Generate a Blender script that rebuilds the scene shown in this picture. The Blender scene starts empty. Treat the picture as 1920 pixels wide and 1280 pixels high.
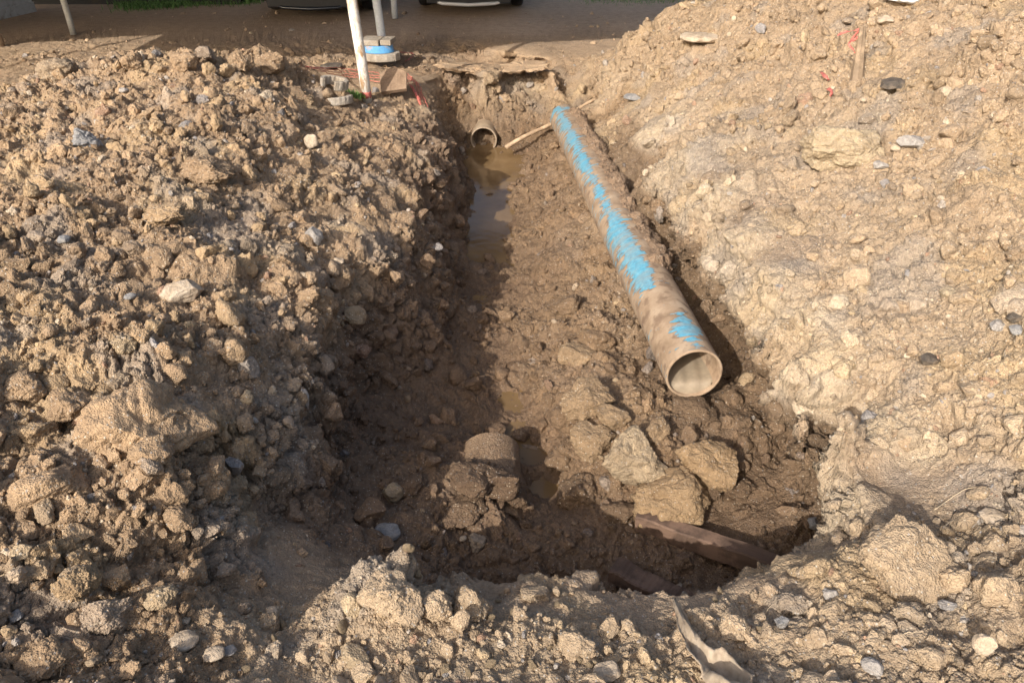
import bpy, bmesh, math, random
import numpy as np
from mathutils import Vector, Matrix, Euler
random.seed(7); rng = np.random.default_rng(7)
PI = math.pi; R = math.radians
C = bpy.context.scene.collection
scene = bpy.context.scene

# ---------------------------------------------------------------- camera, sky, sun
PITCH = R(34.0); H = 2.2; FOC = 1387.0          # focal length in pixels of a 1920 px wide frame
SP, CP = math.sin(PITCH), math.cos(PITCH)
cam_d = bpy.data.cameras.new('camera'); cam = bpy.data.objects.new('camera', cam_d); C.objects.link(cam)
cam.location = (0, 0, H); cam.rotation_euler = (PI/2 - PITCH, 0, 0)
cam_d.sensor_width = 36; cam_d.lens = 36*FOC/1920; cam_d.clip_start = 0.05; cam_d.clip_end = 600
scene.camera = cam
SUN_EL = R(32); SX, SY = -0.54, -0.842          # towards the sun, horizontally
w = bpy.data.worlds.new('World'); scene.world = w; w.use_nodes = True
nt = w.node_tree; bg = nt.nodes['Background']
sky = nt.nodes.new('ShaderNodeTexSky'); sky.sky_type = 'NISHITA'; sky.sun_disc = False
sky.sun_elevation = SUN_EL; sky.sun_rotation = math.atan2(SX, SY) % (2*PI)
sky.air_density = 1.0; sky.dust_density = 5.0
nt.links.new(sky.outputs[0], bg.inputs[0]); bg.inputs[1].default_value = 0.18
sl = bpy.data.lights.new('sun', 'SUN'); sl.energy = 4.4; sl.angle = R(0.55); sl.color = (1.0, 0.95, 0.88)
so = bpy.data.objects.new('sun', sl); C.objects.link(so)
so.rotation_euler = Vector((SX*math.cos(SUN_EL), SY*math.cos(SUN_EL), math.sin(SUN_EL))).to_track_quat('Z', 'Y').to_euler()
scene.view_settings.view_transform = 'Standard'; scene.view_settings.look = 'None'
scene.view_settings.exposure = 0.33; scene.view_settings.gamma = 1.0

# ---------------------------------------------------------------- helpers
def at(px, py, Z=0.0, t=None):
    """world point of a pixel of the 1920x1280 photograph at height Z (or at depth t)"""
    u = (px-960)/FOC; v = (py-640)/FOC
    if t is None: t = (H-Z)/(SP+v*CP)
    return Vector((u*t, t*(CP-v*SP), H-t*(SP+v*CP)))

def tag(o, label=None, cat=None, group=None, kind=None):
    if label: o['label'] = label
    if cat: o['category'] = cat
    if group: o['group'] = group
    if kind: o['kind'] = kind
    return o

def empty(name, loc=(0,0,0), rot=(0,0,0)):
    o = bpy.data.objects.new(name, None); C.objects.link(o); o.location = loc; o.rotation_euler = rot
    o.empty_display_size = 0.1
    return o

def mesh_obj(name, V, F, mat, parent=None, smooth=True, loc=(0,0,0), rot=(0,0,0)):
    """V (n,3), F (m,k) arrays of one face size, or lists"""
    me = bpy.data.meshes.new(name)
    if isinstance(F, np.ndarray):
        k = F.shape[1]; m = len(F)
        me.vertices.add(len(V)); me.vertices.foreach_set('co', np.asarray(V, np.float32).ravel())
        me.loops.add(m*k); me.loops.foreach_set('vertex_index', F.astype(np.int32).ravel())
        me.polygons.add(m); me.polygons.foreach_set('loop_start', np.arange(0, m*k, k, dtype=np.int32))
        me.polygons.foreach_set('use_smooth', np.full(m, smooth)); me.update(calc_edges=True)
    else:
        me.from_pydata([tuple(v) for v in V], [], F); me.update()
        for p in me.polygons: p.use_smooth = smooth
    me.materials.append(mat)
    o = bpy.data.objects.new(name, me); C.objects.link(o); o.location = loc; o.rotation_euler = rot
    if parent: o.parent = parent
    return o

def bm_obj(name, bm, mat, parent=None, smooth=False, loc=(0,0,0), rot=(0,0,0), bevel=0):
    me = bpy.data.meshes.new(name)
    if bevel:
        es = [e for e in bm.edges if len(e.link_faces) == 2 and e.calc_face_angle() > 0.6]
        bmesh.ops.bevel(bm, geom=es, offset=bevel, segments=2, affect='EDGES', profile=0.6)
    bmesh.ops.recalc_face_normals(bm, faces=bm.faces)
    bm.to_mesh(me); bm.free(); me.materials.append(mat)
    for p in me.polygons: p.use_smooth = smooth
    o = bpy.data.objects.new(name, me); C.objects.link(o); o.location = loc; o.rotation_euler = rot
    if parent: o.parent = parent
    return o

def add_box(bm, c, s, rot=None):
    m = Matrix.Translation(c)
    if rot is not None: m = m @ Euler(rot).to_matrix().to_4x4()
    m = m @ Matrix.Diagonal((s[0], s[1], s[2], 1))
    return bmesh.ops.create_cube(bm, size=1, matrix=m)['verts']

def add_cyl(bm, c, r, d, rot=(0,0,0), seg=24, r2=None):
    m = Matrix.Translation(c) @ Euler(rot).to_matrix().to_4x4()
    return bmesh.ops.create_cone(bm, cap_ends=True, segments=seg, radius1=r, radius2=r if r2 is None else r2, depth=d, matrix=m)['verts']

def tube_path(pts, r, seg=8, jit=0.0, seed=0):
    """tapered tube along points; r a number or one per point -> V, F"""
    rr = np.random.default_rng(seed)
    P = np.array([tuple(p) for p in pts], float); n = len(P)
    rs = np.full(n, r) if np.isscalar(r) else np.array(r, float)
    T = np.gradient(P, axis=0); T /= np.linalg.norm(T, axis=1)[:, None]
    V = []
    up = np.array([0.1, 0.2, 1.0])
    for i in range(n):
        a = np.cross(T[i], up); a /= np.linalg.norm(a)+1e-9; b = np.cross(T[i], a)
        for k in range(seg):
            th = 2*PI*k/seg; q = rs[i]*(1+jit*rr.normal())
            V.append(P[i]+q*(math.cos(th)*a+math.sin(th)*b))
    F = [[i*seg+k, i*seg+(k+1) % seg, (i+1)*seg+(k+1) % seg, (i+1)*seg+k] for i in range(n-1) for k in range(seg)]
    F.append(list(range(seg))[::-1]); F.append([(n-1)*seg+k for k in range(seg)])
    return V, F

# ---------------------------------------------------------------- noise in numpy
_perm = np.random.default_rng(3).permutation(256).astype(np.int32); _perm = np.concatenate([_perm, _perm, _perm])
_g = np.random.default_rng(4).normal(size=(256, 3)).astype(np.float32); _g /= np.linalg.norm(_g, axis=1)[:, None]
def _perlin(P):
    I = np.floor(P).astype(np.int32); f = P-I; I &= 255
    u = f*f*f*(f*(f*6-15)+10)
    res = 0
    for dx in (0, 1):
        px = _perm[I[:, 0]+dx]; wx = u[:, 0] if dx else 1-u[:, 0]
        for dy in (0, 1):
            py = _perm[px+I[:, 1]+dy]; wy = wx*(u[:, 1] if dy else 1-u[:, 1])
            for dz in (0, 1):
                g = _g[_perm[py+I[:, 2]+dz] & 255]
                d = g[:, 0]*(f[:, 0]-dx)+g[:, 1]*(f[:, 1]-dy)+g[:, 2]*(f[:, 2]-dz)
                res = res+d*wy*(u[:, 2] if dz else 1-u[:, 2])
    return res*1.6
def _chunk(fn, P):
    P = np.asarray(P, np.float32); out = np.empty(len(P), np.float32)
    for i in range(0, len(P), 60000): out[i:i+60000] = fn(P[i:i+60000])
    return out
def perlin(P, freq, off=0.0): return _chunk(lambda q: _perlin(q*np.float32(freq)+np.float32(off)), P)
def fbm(P, freq, octs=4, gain=0.5, off=0.0, billow=False):
    r = 0; a = 1.0; s = 0
    for k in range(octs):
        n = perlin(P, freq*2.03**k, off+17.3*k)
        r = r+a*((np.abs(n)*2-0.6) if billow else n); s += a; a *= gain
    return r/s
def _worley(P):
    I = np.floor(P).astype(np.int32); f = (P-I).astype(np.float32); I &= 255
    F1 = np.full(len(P), 9.0, np.float32); F2 = F1.copy(); ID = np.zeros(len(P), np.int32)
    for dx in (-1, 0, 1):
        for dy in (-1, 0, 1):
            for dz in (-1, 0, 1):
                h = _perm[_perm[_perm[(I[:, 0]+dx) & 255]+((I[:, 1]+dy) & 255)]+((I[:, 2]+dz) & 255)]
                g = _g[h]*0.38+0.5
                d = (f[:, 0]-dx-g[:, 0])**2+(f[:, 1]-dy-g[:, 1])**2+(f[:, 2]-dz-g[:, 2])**2
                c = d < F1
                F2 = np.where(c, F1, np.minimum(F2, d)); F1 = np.where(c, d, F1); ID = np.where(c, h, ID)
    return np.sqrt(F1), np.sqrt(F2), ID
def worley(P, freq, off=0.0):
    P = np.asarray(P, np.float32); o = [np.empty(len(P), np.float32) for _ in range(3)]
    for i in range(0, len(P), 60000):
        r = _worley(P[i:i+60000]*np.float32(freq)+np.float32(off))
        for k in range(3): o[k][i:i+60000] = r[k]
    return o
def sstep(a, b, x):
    t = np.clip((x-a)/(b-a), 0, 1); return t*t*(3-2*t)

# ---------------------------------------------------------------- materials
def new_mat(name):
    m = bpy.data.materials.new(name); m.use_nodes = True
    t = m.node_tree; return m, t, t.nodes['Principled BSDF']
def N(t, typ, **kw):
    n = t.nodes.new(typ)
    for k, v in kw.items():
        if k in ('inp',):
            for a, b in v.items(): n.inputs[a].default_value = b
        else: setattr(n, k, v)
    return n
def ramp(t, fac, stops):
    n = t.nodes.new('ShaderNodeValToRGB'); t.links.new(fac, n.inputs[0])
    e = n.color_ramp.elements
    while len(e) < len(stops): e.new(0.5)
    for q, (p, c) in zip(e, stops): q.position = p; q.color = (*c, 1) if len(c) == 3 else c
    return n.outputs[0]
def mixc(t, fac, a, b, mode='MIX'):
    n = t.nodes.new('ShaderNodeMix'); n.data_type = 'RGBA'; n.blend_type = mode
    for s, v in ((0, fac), (6, a), (7, b)):
        if hasattr(v, 'links'): t.links.new(v, n.inputs[s])
        elif s == 0: n.inputs[0].default_value = v
        else: n.inputs[s].default_value = (*v, 1)
    return n.outputs[2]
def math_(t, op, a, b=None, c=None):
    n = t.nodes.new('ShaderNodeMath'); n.operation = op
    for i, v in enumerate((a, b, c)):
        if v is None: continue
        if hasattr(v, 'links'): t.links.new(v, n.inputs[i])
        else: n.inputs[i].default_value = v
    return n.outputs[0]
def noise(t, co, scale, detail=4, rough=0.6, dist=0.0):
    n = t.nodes.new('ShaderNodeTexNoise'); t.links.new(co, n.inputs['Vector'])
    n.inputs['Scale'].default_value = scale; n.inputs['Detail'].default_value = detail
    n.inputs['Roughness'].default_value = rough; n.inputs['Distortion'].default_value = dist
    return n.outputs[0]
def vor(t, co, scale, feature='F1', out='Distance'):
    n = t.nodes.new('ShaderNodeTexVoronoi'); n.feature = feature; t.links.new(co, n.inputs['Vector'])
    n.inputs['Scale'].default_value = scale; return n.outputs[out]
def bump(t, h, dist, strength=1.0, normal=None):
    n = t.nodes.new('ShaderNodeBump'); t.links.new(h, n.inputs['Height'])
    n.inputs['Distance'].default_value = dist; n.inputs['Strength'].default_value = strength
    if normal is not None: t.links.new(normal, n.inputs['Normal'])
    return n.outputs[0]

def soil_material(name):
    """earth: colour and wetness come from the mesh attributes 'tint' and 'wet'"""
    m, t, p = new_mat(name)
    co = N(t, 'ShaderNodeNewGeometry').outputs['Position']
    at_ = N(t, 'ShaderNodeAttribute', attribute_name='tint').outputs['Color']
    wet = N(t, 'ShaderNodeAttribute', attribute_name='wet').outputs['Fac']
    n1 = noise(t, co, 9, 6, 0.65); n2 = noise(t, co, 60, 5, 0.7); n3 = noise(t, co, 260, 3, 0.7)
    c = mixc(t, 0.75, at_, ramp(t, n1, [(0.3, (.74, .70, .66)), (0.5, (1, 1, 1)), (0.72, (1.22, 1.2, 1.15))]), 'MULTIPLY')
    c = mixc(t, 0.8, c, ramp(t, n2, [(0.28, (.62, .58, .54)), (0.5, (1, 1, 1)), (0.75, (1.3, 1.28, 1.22))]), 'MULTIPLY')
    # small chips of stone in the earth
    cells = vor(t, co, 95, 'F1', 'Color'); dd = vor(t, co, 95)
    sep = N(t, 'ShaderNodeSeparateColor'); t.links.new(cells, sep.inputs[0])
    chip = math_(t, 'MULTIPLY', math_(t, 'GREATER_THAN', sep.outputs[0], 0.80), math_(t, 'LESS_THAN', dd, 0.33))
    chip = math_(t, 'MULTIPLY', chip, math_(t, 'SUBTRACT', 0.75, math_(t, 'MULTIPLY', wet, 0.7)))
    stone = ramp(t, sep.outputs[1], [(0.0, (.42, .36, .28)), (0.4, (.50, .40, .27)), (0.7, (.34, .32, .30)), (1.0, (.58, .52, .42))])
    c = mixc(t, chip, c, stone)
    t.links.new(c, p.inputs['Base Color'])
    r = math_(t, 'SUBTRACT', 0.97, math_(t, 'MULTIPLY', wet, math_(t, 'MULTIPLY_ADD', n2, 0.55, 0.30)))
    t.links.new(r, p.inputs['Roughness']); p.inputs['Specular IOR Level'].default_value = 0.35
    h = math_(t, 'ADD', math_(t, 'MULTIPLY', n2, 0.55), math_(t, 'MULTIPLY', n3, 0.40))
    h = math_(t, 'ADD', h, math_(t, 'MULTIPLY', vor(t, co, 150), -0.55))
    h = math_(t, 'ADD', h, math_(t, 'MULTIPLY', vor(t, co, 62), -0.40))
    t.links.new(bump(t, h, 0.0095, 1.0), p.inputs['Normal'])
    return m
M_soil = soil_material('earth')

def rock_material(name, cols, scale=14, chips=0.0, rough=0.9):
    m, t, p = new_mat(name)
    co = N(t, 'ShaderNodeTexCoord').outputs['Object']
    n1 = noise(t, co, scale, 6, 0.65, 0.4); n2 = noise(t, co, scale*7, 4, 0.7)
    c = ramp(t, n1, [(0.28, cols[0]), (0.5, cols[1]), (0.72, cols[2])])
    c = mixc(t, 0.7, c, ramp(t, n2, [(0.3, (.66, .63, .6)), (0.5, (1, 1, 1)), (0.75, (1.25, 1.22, 1.18))]), 'MULTIPLY')
    t.links.new(c, p.inputs['Base Color']); p.inputs['Roughness'].default_value = rough
    p.inputs['Specular IOR Level'].default_value = 0.3
    h = math_(t, 'ADD', n1, math_(t, 'MULTIPLY', n2, 0.4))
    t.links.new(bump(t, h, 0.02, 0.9), p.inputs['Normal'])
    return m
M_tan = rock_material('tan_clod', [(.26, .175, .105), (.40, .29, .185), (.50, .39, .26)])
M_brown = rock_material('brown_clod', [(.20, .13, .078), (.32, .22, .135), (.40, .29, .19)])
M_dark = rock_material('damp_clod', [(.10, .058, .032), (.17, .105, .060), (.25, .16, .095)], rough=.6)
M_ochre = rock_material('ochre_rock', [(.25, .17, .10), (.40, .30, .185), (.48, .38, .255)], 7)
M_muddyochre = rock_material('muddy_ochre_rock', [(.13, .08, .045), (.26, .175, .095), (.40, .29, .17)], 6, rough=.75)
M_grey = rock_material('grey_stone', [(.20, .18, .16), (.33, .30, .27), (.44, .40, .36)], 20, rough=.7)
M_bluegrey = rock_material('blue_grey_stone', [(.15, .145, .14), (.26, .25, .24), (.36, .33, .29)], 20, rough=.6)
M_pale = rock_material('pale_stone', [(.28, .21, .14), (.43, .34, .245), (.52, .44, .34)], 12)
M_asph = rock_material('asphalt_lump', [(.04, .035, .03), (.11, .09, .07), (.24, .18, .125)], 22, rough=.45)
M_conc = rock_material('concrete', [(.22, .17, .12), (.33, .28, .22), (.40, .36, .31)], 8)
M_conc_dirty = rock_material('dirty_concrete', [(.20, .14, .09), (.30, .22, .15), (.36, .29, .22)], 8)
M_crust = rock_material('old_paving', [(.20, .135, .085), (.31, .215, .14), (.38, .28, .19)], 6)

def paint_mat(name, base, dirt, amount=0.5, scale=8, rough=0.5, metallic=0.0, stretch=(1, 1, 1)):
    m, t, p = new_mat(name)
    tc = N(t, 'ShaderNodeTexCoord').outputs['Object']
    mp = N(t, 'ShaderNodeMapping'); t.links.new(tc, mp.inputs[0]); mp.inputs['Scale'].default_value = stretch
    n = noise(t, mp.outputs[0], scale, 7, 0.7, 0.5)
    f = ramp(t, n, [(amount-0.06, (1, 1, 1)), (amount+0.06, (0, 0, 0))])
    c = mixc(t, f, base, dirt); n2 = noise(t, tc, scale*5, 4, 0.6)
    c = mixc(t, 0.5, c, ramp(t, n2, [(0.3, (.7, .68, .65)), (0.7, (1.15, 1.15, 1.15))]), 'MULTIPLY')
    t.links.new(c, p.inputs['Base Color']); p.inputs['Roughness'].default_value = rough; p.inputs['Metallic'].default_value = metallic
    t.links.new(bump(t, n2, 0.003, 0.5), p.inputs['Normal'])
    return m

# ---------------------------------------------------------------- the ground: control points (pixel x, pixel y, height, class)
CLS = {  # colour, roughness of the relief, wetness
 'L': ((.298, .206, .126), 1.12, 0.0), 'D': ((.330, .249, .167), 0.80, 0.0), 'B': ((.312, .229, .149), 1.15, 0.0),
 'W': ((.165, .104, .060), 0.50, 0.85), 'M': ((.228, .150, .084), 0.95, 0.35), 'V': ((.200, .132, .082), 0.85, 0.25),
 'P': ((.372, .296, .208), 0.42, 0.0), 'G': ((.268, .202, .142), 0.65, 0.0), 'R': ((.370, .262, .168), 0.07, 0.0),
 'K': ((.48, .35, .24), 0.05, 0.15), 'N': ((.350, .262, .173), 0.50, 0.0), 'S': ((.300, .222, .150), 0.16, 0.0)}  # K, the shaded yard, has a lightened colour to lift its shade
CTRL = [
 # near bank, bottom of the frame
 (-100,1300,.50,'L'),(60,1270,.45,'L'),(300,1270,.36,'L'),(520,1270,.26,'N'),(760,1275,.23,'N'),(1000,1275,.21,'N'),(1250,1275,.22,'N'),
 (1500,1275,.25,'N'),(1750,1275,.36,'D'),(1990,1290,.42,'D'),
 (100,1120,.45,'L'),(300,1120,.34,'L'),(480,1180,.22,'N'),(640,1190,.22,'N'),(800,1200,.22,'N'),(1000,1200,.195,'N'),(1180,1200,.19,'N'),
 (1350,1190,.18,'N'),(1550,1150,.24,'D'),(1750,1130,.32,'D'),(1900,1120,.40,'D'),
 # crest and lip towards the pit
 (620,1120,.20,'N'),(700,1062,.28,'D'),(745,1062,.27,'D'),(800,1085,.20,'D'),(900,1128,.08,'S'),(1000,1140,.08,'S'),(1100,1147,.08,'S'),(1200,1150,.08,'S'),
 (1300,1140,.10,'S'),(1000,1112,-.10,'S'),(1100,1112,-.10,'S'),(900,1092,-.06,'S'),(1200,1122,-.06,'S'),(1290,1112,.02,'S'),(1370,1085,.04,'S'),
 (1400,1130,.13,'D'),(1450,1040,.05,'S'),(1500,1060,.12,'D'),(1560,1005,.10,'S'),(1620,1000,.22,'D'),
 (1000,1162,.18,'N'),(1150,1174,.17,'N'),(870,1155,.19,'N'),
 # left slope into the pit (shaded, smooth)
 (560,1140,.06,'S'),(520,1080,.08,'S'),(590,1060,.0,'S'),(480,1000,.12,'S'),(560,990,.0,'S'),(440,930,.20,'G'),(500,930,.08,'G'),(400,1050,.25,'L'),
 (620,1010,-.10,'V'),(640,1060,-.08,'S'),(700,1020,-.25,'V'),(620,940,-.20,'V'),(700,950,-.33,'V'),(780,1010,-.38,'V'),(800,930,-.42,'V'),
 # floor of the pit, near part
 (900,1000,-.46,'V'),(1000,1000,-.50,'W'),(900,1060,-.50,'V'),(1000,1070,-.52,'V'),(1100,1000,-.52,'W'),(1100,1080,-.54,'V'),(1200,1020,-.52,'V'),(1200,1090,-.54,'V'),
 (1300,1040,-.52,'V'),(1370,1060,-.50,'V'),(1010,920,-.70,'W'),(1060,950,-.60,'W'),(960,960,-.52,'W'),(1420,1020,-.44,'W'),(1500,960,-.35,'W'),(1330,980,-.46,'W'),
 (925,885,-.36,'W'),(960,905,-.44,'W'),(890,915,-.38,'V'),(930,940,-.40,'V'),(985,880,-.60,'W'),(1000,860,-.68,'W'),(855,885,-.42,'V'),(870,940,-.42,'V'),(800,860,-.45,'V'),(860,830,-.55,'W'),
 # right part of the pit: rubble, slope to the undercut wall
 (1065,840,-.46,'M'),(1120,760,-.34,'M'),(1090,700,-.38,'M'),(1160,870,-.36,'M'),(1250,850,-.30,'M'),(1120,900,-.48,'M'),(1180,810,-.30,'M'),(1230,760,-.32,'M'),(1300,830,-.36,'W'),
 (1435,800,-.32,'U'),(1470,880,-.36,'U'),(1515,960,-.36,'U'),(1380,850,-.36,'M'),(1430,930,-.38,'M'),(1350,900,-.40,'W'),(1220,930,-.47,'W'),
 # trench floor along the left wall
 (990,830,-.66,'W'),(975,760,-.67,'W'),(930,760,-.62,'W'),(930,690,-.63,'W'),(880,720,-.60,'W'),(920,620,-.63,'W'),(880,620,-.61,'W'),(945,540,-.63,'W'),(880,540,-.62,'W'),
 (905,480,-.72,'W'),(880,460,-.72,'W'),(905,400,-.76,'W'),(880,400,-.74,'W'),(905,340,-.78,'W'),(880,330,-.76,'W'),(905,300,-.78,'W'),(935,300,-.74,'W'),(940,350,-.72,'W'),(930,430,-.70,'W'),
 # muddy slope between the floor and the pipe
 (975,700,-.60,'M'),(970,600,-.60,'M'),(965,520,-.60,'M'),(960,440,-.62,'M'),(965,380,-.62,'M'),(980,320,-.62,'M'),
 (1040,700,-.48,'M'),(1030,600,-.47,'M'),(1020,500,-.48,'M'),(1010,420,-.50,'M'),(1010,350,-.52,'M'),(1010,300,-.55,'M'),
 (1150,680,-.36,'M'),(1110,600,-.36,'M'),(1090,500,-.37,'M'),(1060,400,-.38,'M'),(1040,320,-.42,'M'),(1030,270,-.44,'M'),
 # right of the pipe, foot of the right wall
 (1425,735,-.32,'U'),(1412,675,-.32,'U'),(1385,635,-.32,'U'),(1330,560,-.30,'U'),(1275,472,-.27,'U'),(1205,365,-.18,'M'),(1160,300,-.18,'M'),(1385,745,-.26,'M'),(1390,790,-.30,'M'),(1110,240,-.34,'M'),
 # right wall: lower lip (over the undercut), then the top edge, then the bank
 (1432,735,.07,'P'),(1475,830,.04,'P'),(1515,910,.03,'P'),(1548,965,.03,'P'),(1420,665,.09,'P'),(1430,622,.10,'P'),(1380,562,.11,'P'),(1318,478,.12,'P'),(1268,395,.12,'P'),
 (1215,320,.08,'P'),(1190,255,.08,'P'),(1170,210,.03,'D'),
 (1470,700,.23,'P'),(1500,770,.21,'P'),(1540,860,.18,'P'),(1575,930,.16,'P'),(1450,620,.24,'P'),(1440,540,.30,'P'),(1380,450,.33,'P'),(1320,370,.35,'P'),(1270,300,.31,'P'),(1220,240,.20,'P'),
 (1560,690,.27,'P'),(1530,600,.34,'P'),(1480,480,.37,'G'),(1420,400,.39,'G'),(1340,320,.38,'G'),(1280,260,.34,'D'),(1610,800,.20,'P'),(1630,900,.18,'S'),(1680,700,.33,'D'),
 (1700,860,.22,'P'),(1640,600,.38,'D'),(1560,520,.39,'D'),(1500,400,.43,'D'),(1400,300,.43,'D'),(1250,200,.24,'D'),(1320,230,.42,'B'),
 (1700,500,.50,'D'),(1650,400,.55,'D'),(1570,260,.66,'D'),(1450,200,.55,'B'),(1350,130,.52,'B'),(1250,120,.38,'B'),(1200,110,.25,'B'),(1140,130,.05,'D'),
 (1750,620,.46,'D'),(1850,550,.60,'D'),(1900,700,.52,'D'),(1780,780,.36,'D'),(1850,850,.38,'D'),(1750,930,.24,'S'),(1860,960,.30,'G'),(1680,930,.20,'S'),(1950,900,.46,'D'),
 (1800,400,.72,'B'),(1920,450,.75,'B'),(1750,250,.85,'B'),(1900,250,.95,'B'),(1600,120,.92,'B'),(1500,90,.85,'B'),(1750,100,1.10,'B'),(1900,80,1.25,'B'),
 (1600,30,1.10,'B'),(1420,40,.88,'B'),(1700,0,1.25,'B'),(1900,-40,1.40,'B'),(1330,5,.85,'B'),(1240,32,.66,'B'),(1185,66,.42,'B'),(1450,-22,1.05,'B'),(1600,-50,1.28,'B'),(2100,100,1.30,'B'),(2150,500,.9,'B'),(2200,900,.6,'B'),
 # back wall and slope of the trench
 (860,270,-.55,'M'),(850,210,-.34,'M'),(905,225,-.42,'M'),(905,180,-.16,'D'),(850,165,-.14,'V'),(950,180,-.18,'D'),(950,235,-.46,'M'),(1000,250,-.54,'M'),(1000,190,-.30,'D'),
 (1060,190,-.36,'M'),(1080,160,-.16,'D'),(1120,200,-.36,'M'),(1140,160,-.02,'D'),(800,170,-.02,'R'),(800,150,0,'R'),(860,130,0,'R'),(950,124,0,'R'),(1040,132,0,'R'),
 (960,150,-.20,'V'),(880,150,-.22,'V'),(830,160,-.20,'V'),(1000,148,-.16,'V'),
 # left rim (edge of the trench)
 (820,215,-.02,'D'),(800,200,.02,'D'),(842,268,-.02,'G'),(815,300,.06,'L'),(790,360,.12,'L'),(775,420,.13,'L'),(725,470,.16,'L'),(650,500,.22,'L'),(600,560,.26,'L'),(590,640,.22,'G'),(592,720,.18,'G'),
 (572,790,.14,'G'),(540,850,.14,'G'),(520,900,.10,'G'),
 # foot of the left wall
 (866,330,-.60,'W'),(860,400,-.60,'W'),(850,470,-.58,'W'),(848,540,-.56,'W'),(840,620,-.55,'W'),(800,700,-.52,'W'),(720,720,-.40,'V'),(705,800,-.46,'W'),(760,800,-.50,'W'),(640,800,-.26,'V'),(620,860,-.22,'V'),
 # left heap
 (700,240,.10,'L'),(720,330,.16,'L'),(690,420,.20,'L'),(600,440,.27,'L'),(550,560,.30,'L'),(520,660,.30,'L'),(520,760,.26,'G'),(470,840,.30,'L'),(400,900,.36,'L'),
 (760,200,.03,'L'),(690,186,.05,'L'),(640,190,.12,'L'),(620,230,.22,'L'),(600,330,.35,'L'),(500,400,.44,'L'),(480,520,.42,'L'),(430,640,.44,'L'),(380,780,.46,'L'),(300,900,.46,'L'),
 (300,700,.56,'L'),(200,800,.52,'L'),(150,950,.50,'L'),(60,1050,.52,'L'),(300,560,.52,'L'),(350,440,.55,'L'),(450,300,.58,'L'),(540,220,.50,'L'),(580,160,.42,'L'),(560,118,.56,'L'),
 (510,100,.68,'L'),(440,104,.70,'L'),(370,100,.74,'L'),(300,106,.72,'L'),(240,112,.70,'L'),(160,118,.68,'L'),(90,120,.62,'L'),(60,150,.56,'L'),(0,178,.50,'L'),(-100,200,.45,'L'),
 (400,180,.70,'L'),(250,200,.68,'L'),(100,250,.62,'L'),(0,300,.62,'L'),(150,400,.62,'L'),(50,500,.64,'L'),(150,640,.62,'L'),(0,700,.64,'L'),(0,900,.58,'L'),(-200,500,.7,'L'),(-250,900,.62,'L'),(-200,300,.6,'L')]
WORLD = [  # hidden or out of frame: x, y, z, class
 # foot of the near lip, out of sight
 (-.45,1.95,-.36,'V'),(-.2,1.84,-.46,'V'),(.1,1.80,-.52,'V'),(.4,1.80,-.54,'V'),(.7,1.88,-.54,'V'),(.95,2.10,-.48,'V'),(1.12,2.24,-.40,'W'),
 # behind the left heap and the right heap
 (-2.2,7.6,.05,'R'),(-3.0,8.0,.02,'R'),(-4.0,7.9,.02,'R'),(-5.5,7.8,.05,'R'),(-1.6,8.0,0,'R'),(-2.8,7.2,.36,'L'),(-3.8,7.0,.34,'L'),(-5,6.6,.28,'L'),(-7,7,.1,'R'),
 (-1.2,8.8,0,'R'),(1.6,9.9,.05,'R'),(2.4,9.4,.4,'B'),(3.4,9.3,.7,'B'),(4.6,9.2,.8,'B'),(3,10.6,.1,'R'),(5,11,.1,'R'),(1.0,9.9,0,'R'),(7,9,.7,'B'),(8,12,0,'R'),
 (0,9.9,0,'R'),(-.6,9.2,0,'R'),(.3,9.6,0,'R'),
 (-3,3,.7,'L'),(-3,1.5,.6,'L'),(-4,4,.6,'L'),(-6,4,.2,'R'),(-5,2,.3,'R'),(3.2,3,.75,'B'),(3.2,1.5,.6,'D'),(4.5,5,1.0,'B'),(6,5,.6,'B'),(5,2,.5,'D'),
 (0,.7,.5,'N'),(-1.2,.6,.6,'L'),(1.2,.6,.55,'D'),(0,-.3,.62,'N'),(-2,-.5,.5,'L'),(2,-.5,.5,'D'),(0,-2.5,.2,'R'),(-4,-2.5,.1,'R'),(4,-2.5,.1,'R'),(-7,0,.05,'R'),(7,0,.1,'R')]
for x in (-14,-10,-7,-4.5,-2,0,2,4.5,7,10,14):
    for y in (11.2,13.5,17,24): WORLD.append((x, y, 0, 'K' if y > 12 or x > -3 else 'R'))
for x in (-16,16,11,-11):
    for y in (-3,1,5,8): WORLD.append((x, y, 0, 'R'))
pts, cl = [], []
UNDER = 0.30                                     # the foot of the right wall lies this far behind its lip
for px, py, Z, c in CTRL:
    q = at(px, py, Z); foot = c == 'U'; pts.append((q.x-(UNDER if foot else 0), q.y, Z)); cl.append('M' if foot else c)
for x, y, z, c in WORLD: pts.append((x, y, z)); cl.append(c)
pts = np.array(pts)
# radial basis interpolation of the heights, evaluated on a 2.5 cm raster
D = np.linalg.norm(pts[:, None, :2]-pts[None, :, :2], axis=2)
def phi(r): return -np.sqrt(r*r+0.03**2)
A = np.zeros((len(pts)+3,)*2); n_ = len(pts)
A[:n_, :n_] = phi(D); A[np.arange(n_), np.arange(n_)] += -0.002
A[:n_, n_] = 1; A[:n_, n_+1:] = pts[:, :2]; A[n_:, :n_] = A[:n_, n_:].T
wts = np.linalg.solve(A, np.concatenate([pts[:, 2], np.zeros(3)]))
GX0, GX1, GY0, GY1, GS = -7.5, 7.5, -3.0, 12.5, 0.03
gx = np.arange(GX0, GX1+GS, GS); gy = np.arange(GY0, GY1+GS, GS)
XX, YY = np.meshgrid(gx, gy); Q = np.stack([XX.ravel(), YY.ravel()], 1)
hz = np.empty(len(Q)); prop = np.empty((len(Q), 7))
props = np.array([(*CLS[c][0], CLS[c][1], CLS[c][2], 1.0 if c in 'RK' else 0.0, 1.0 if c in 'P' else 0.0) for c in cl])
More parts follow.
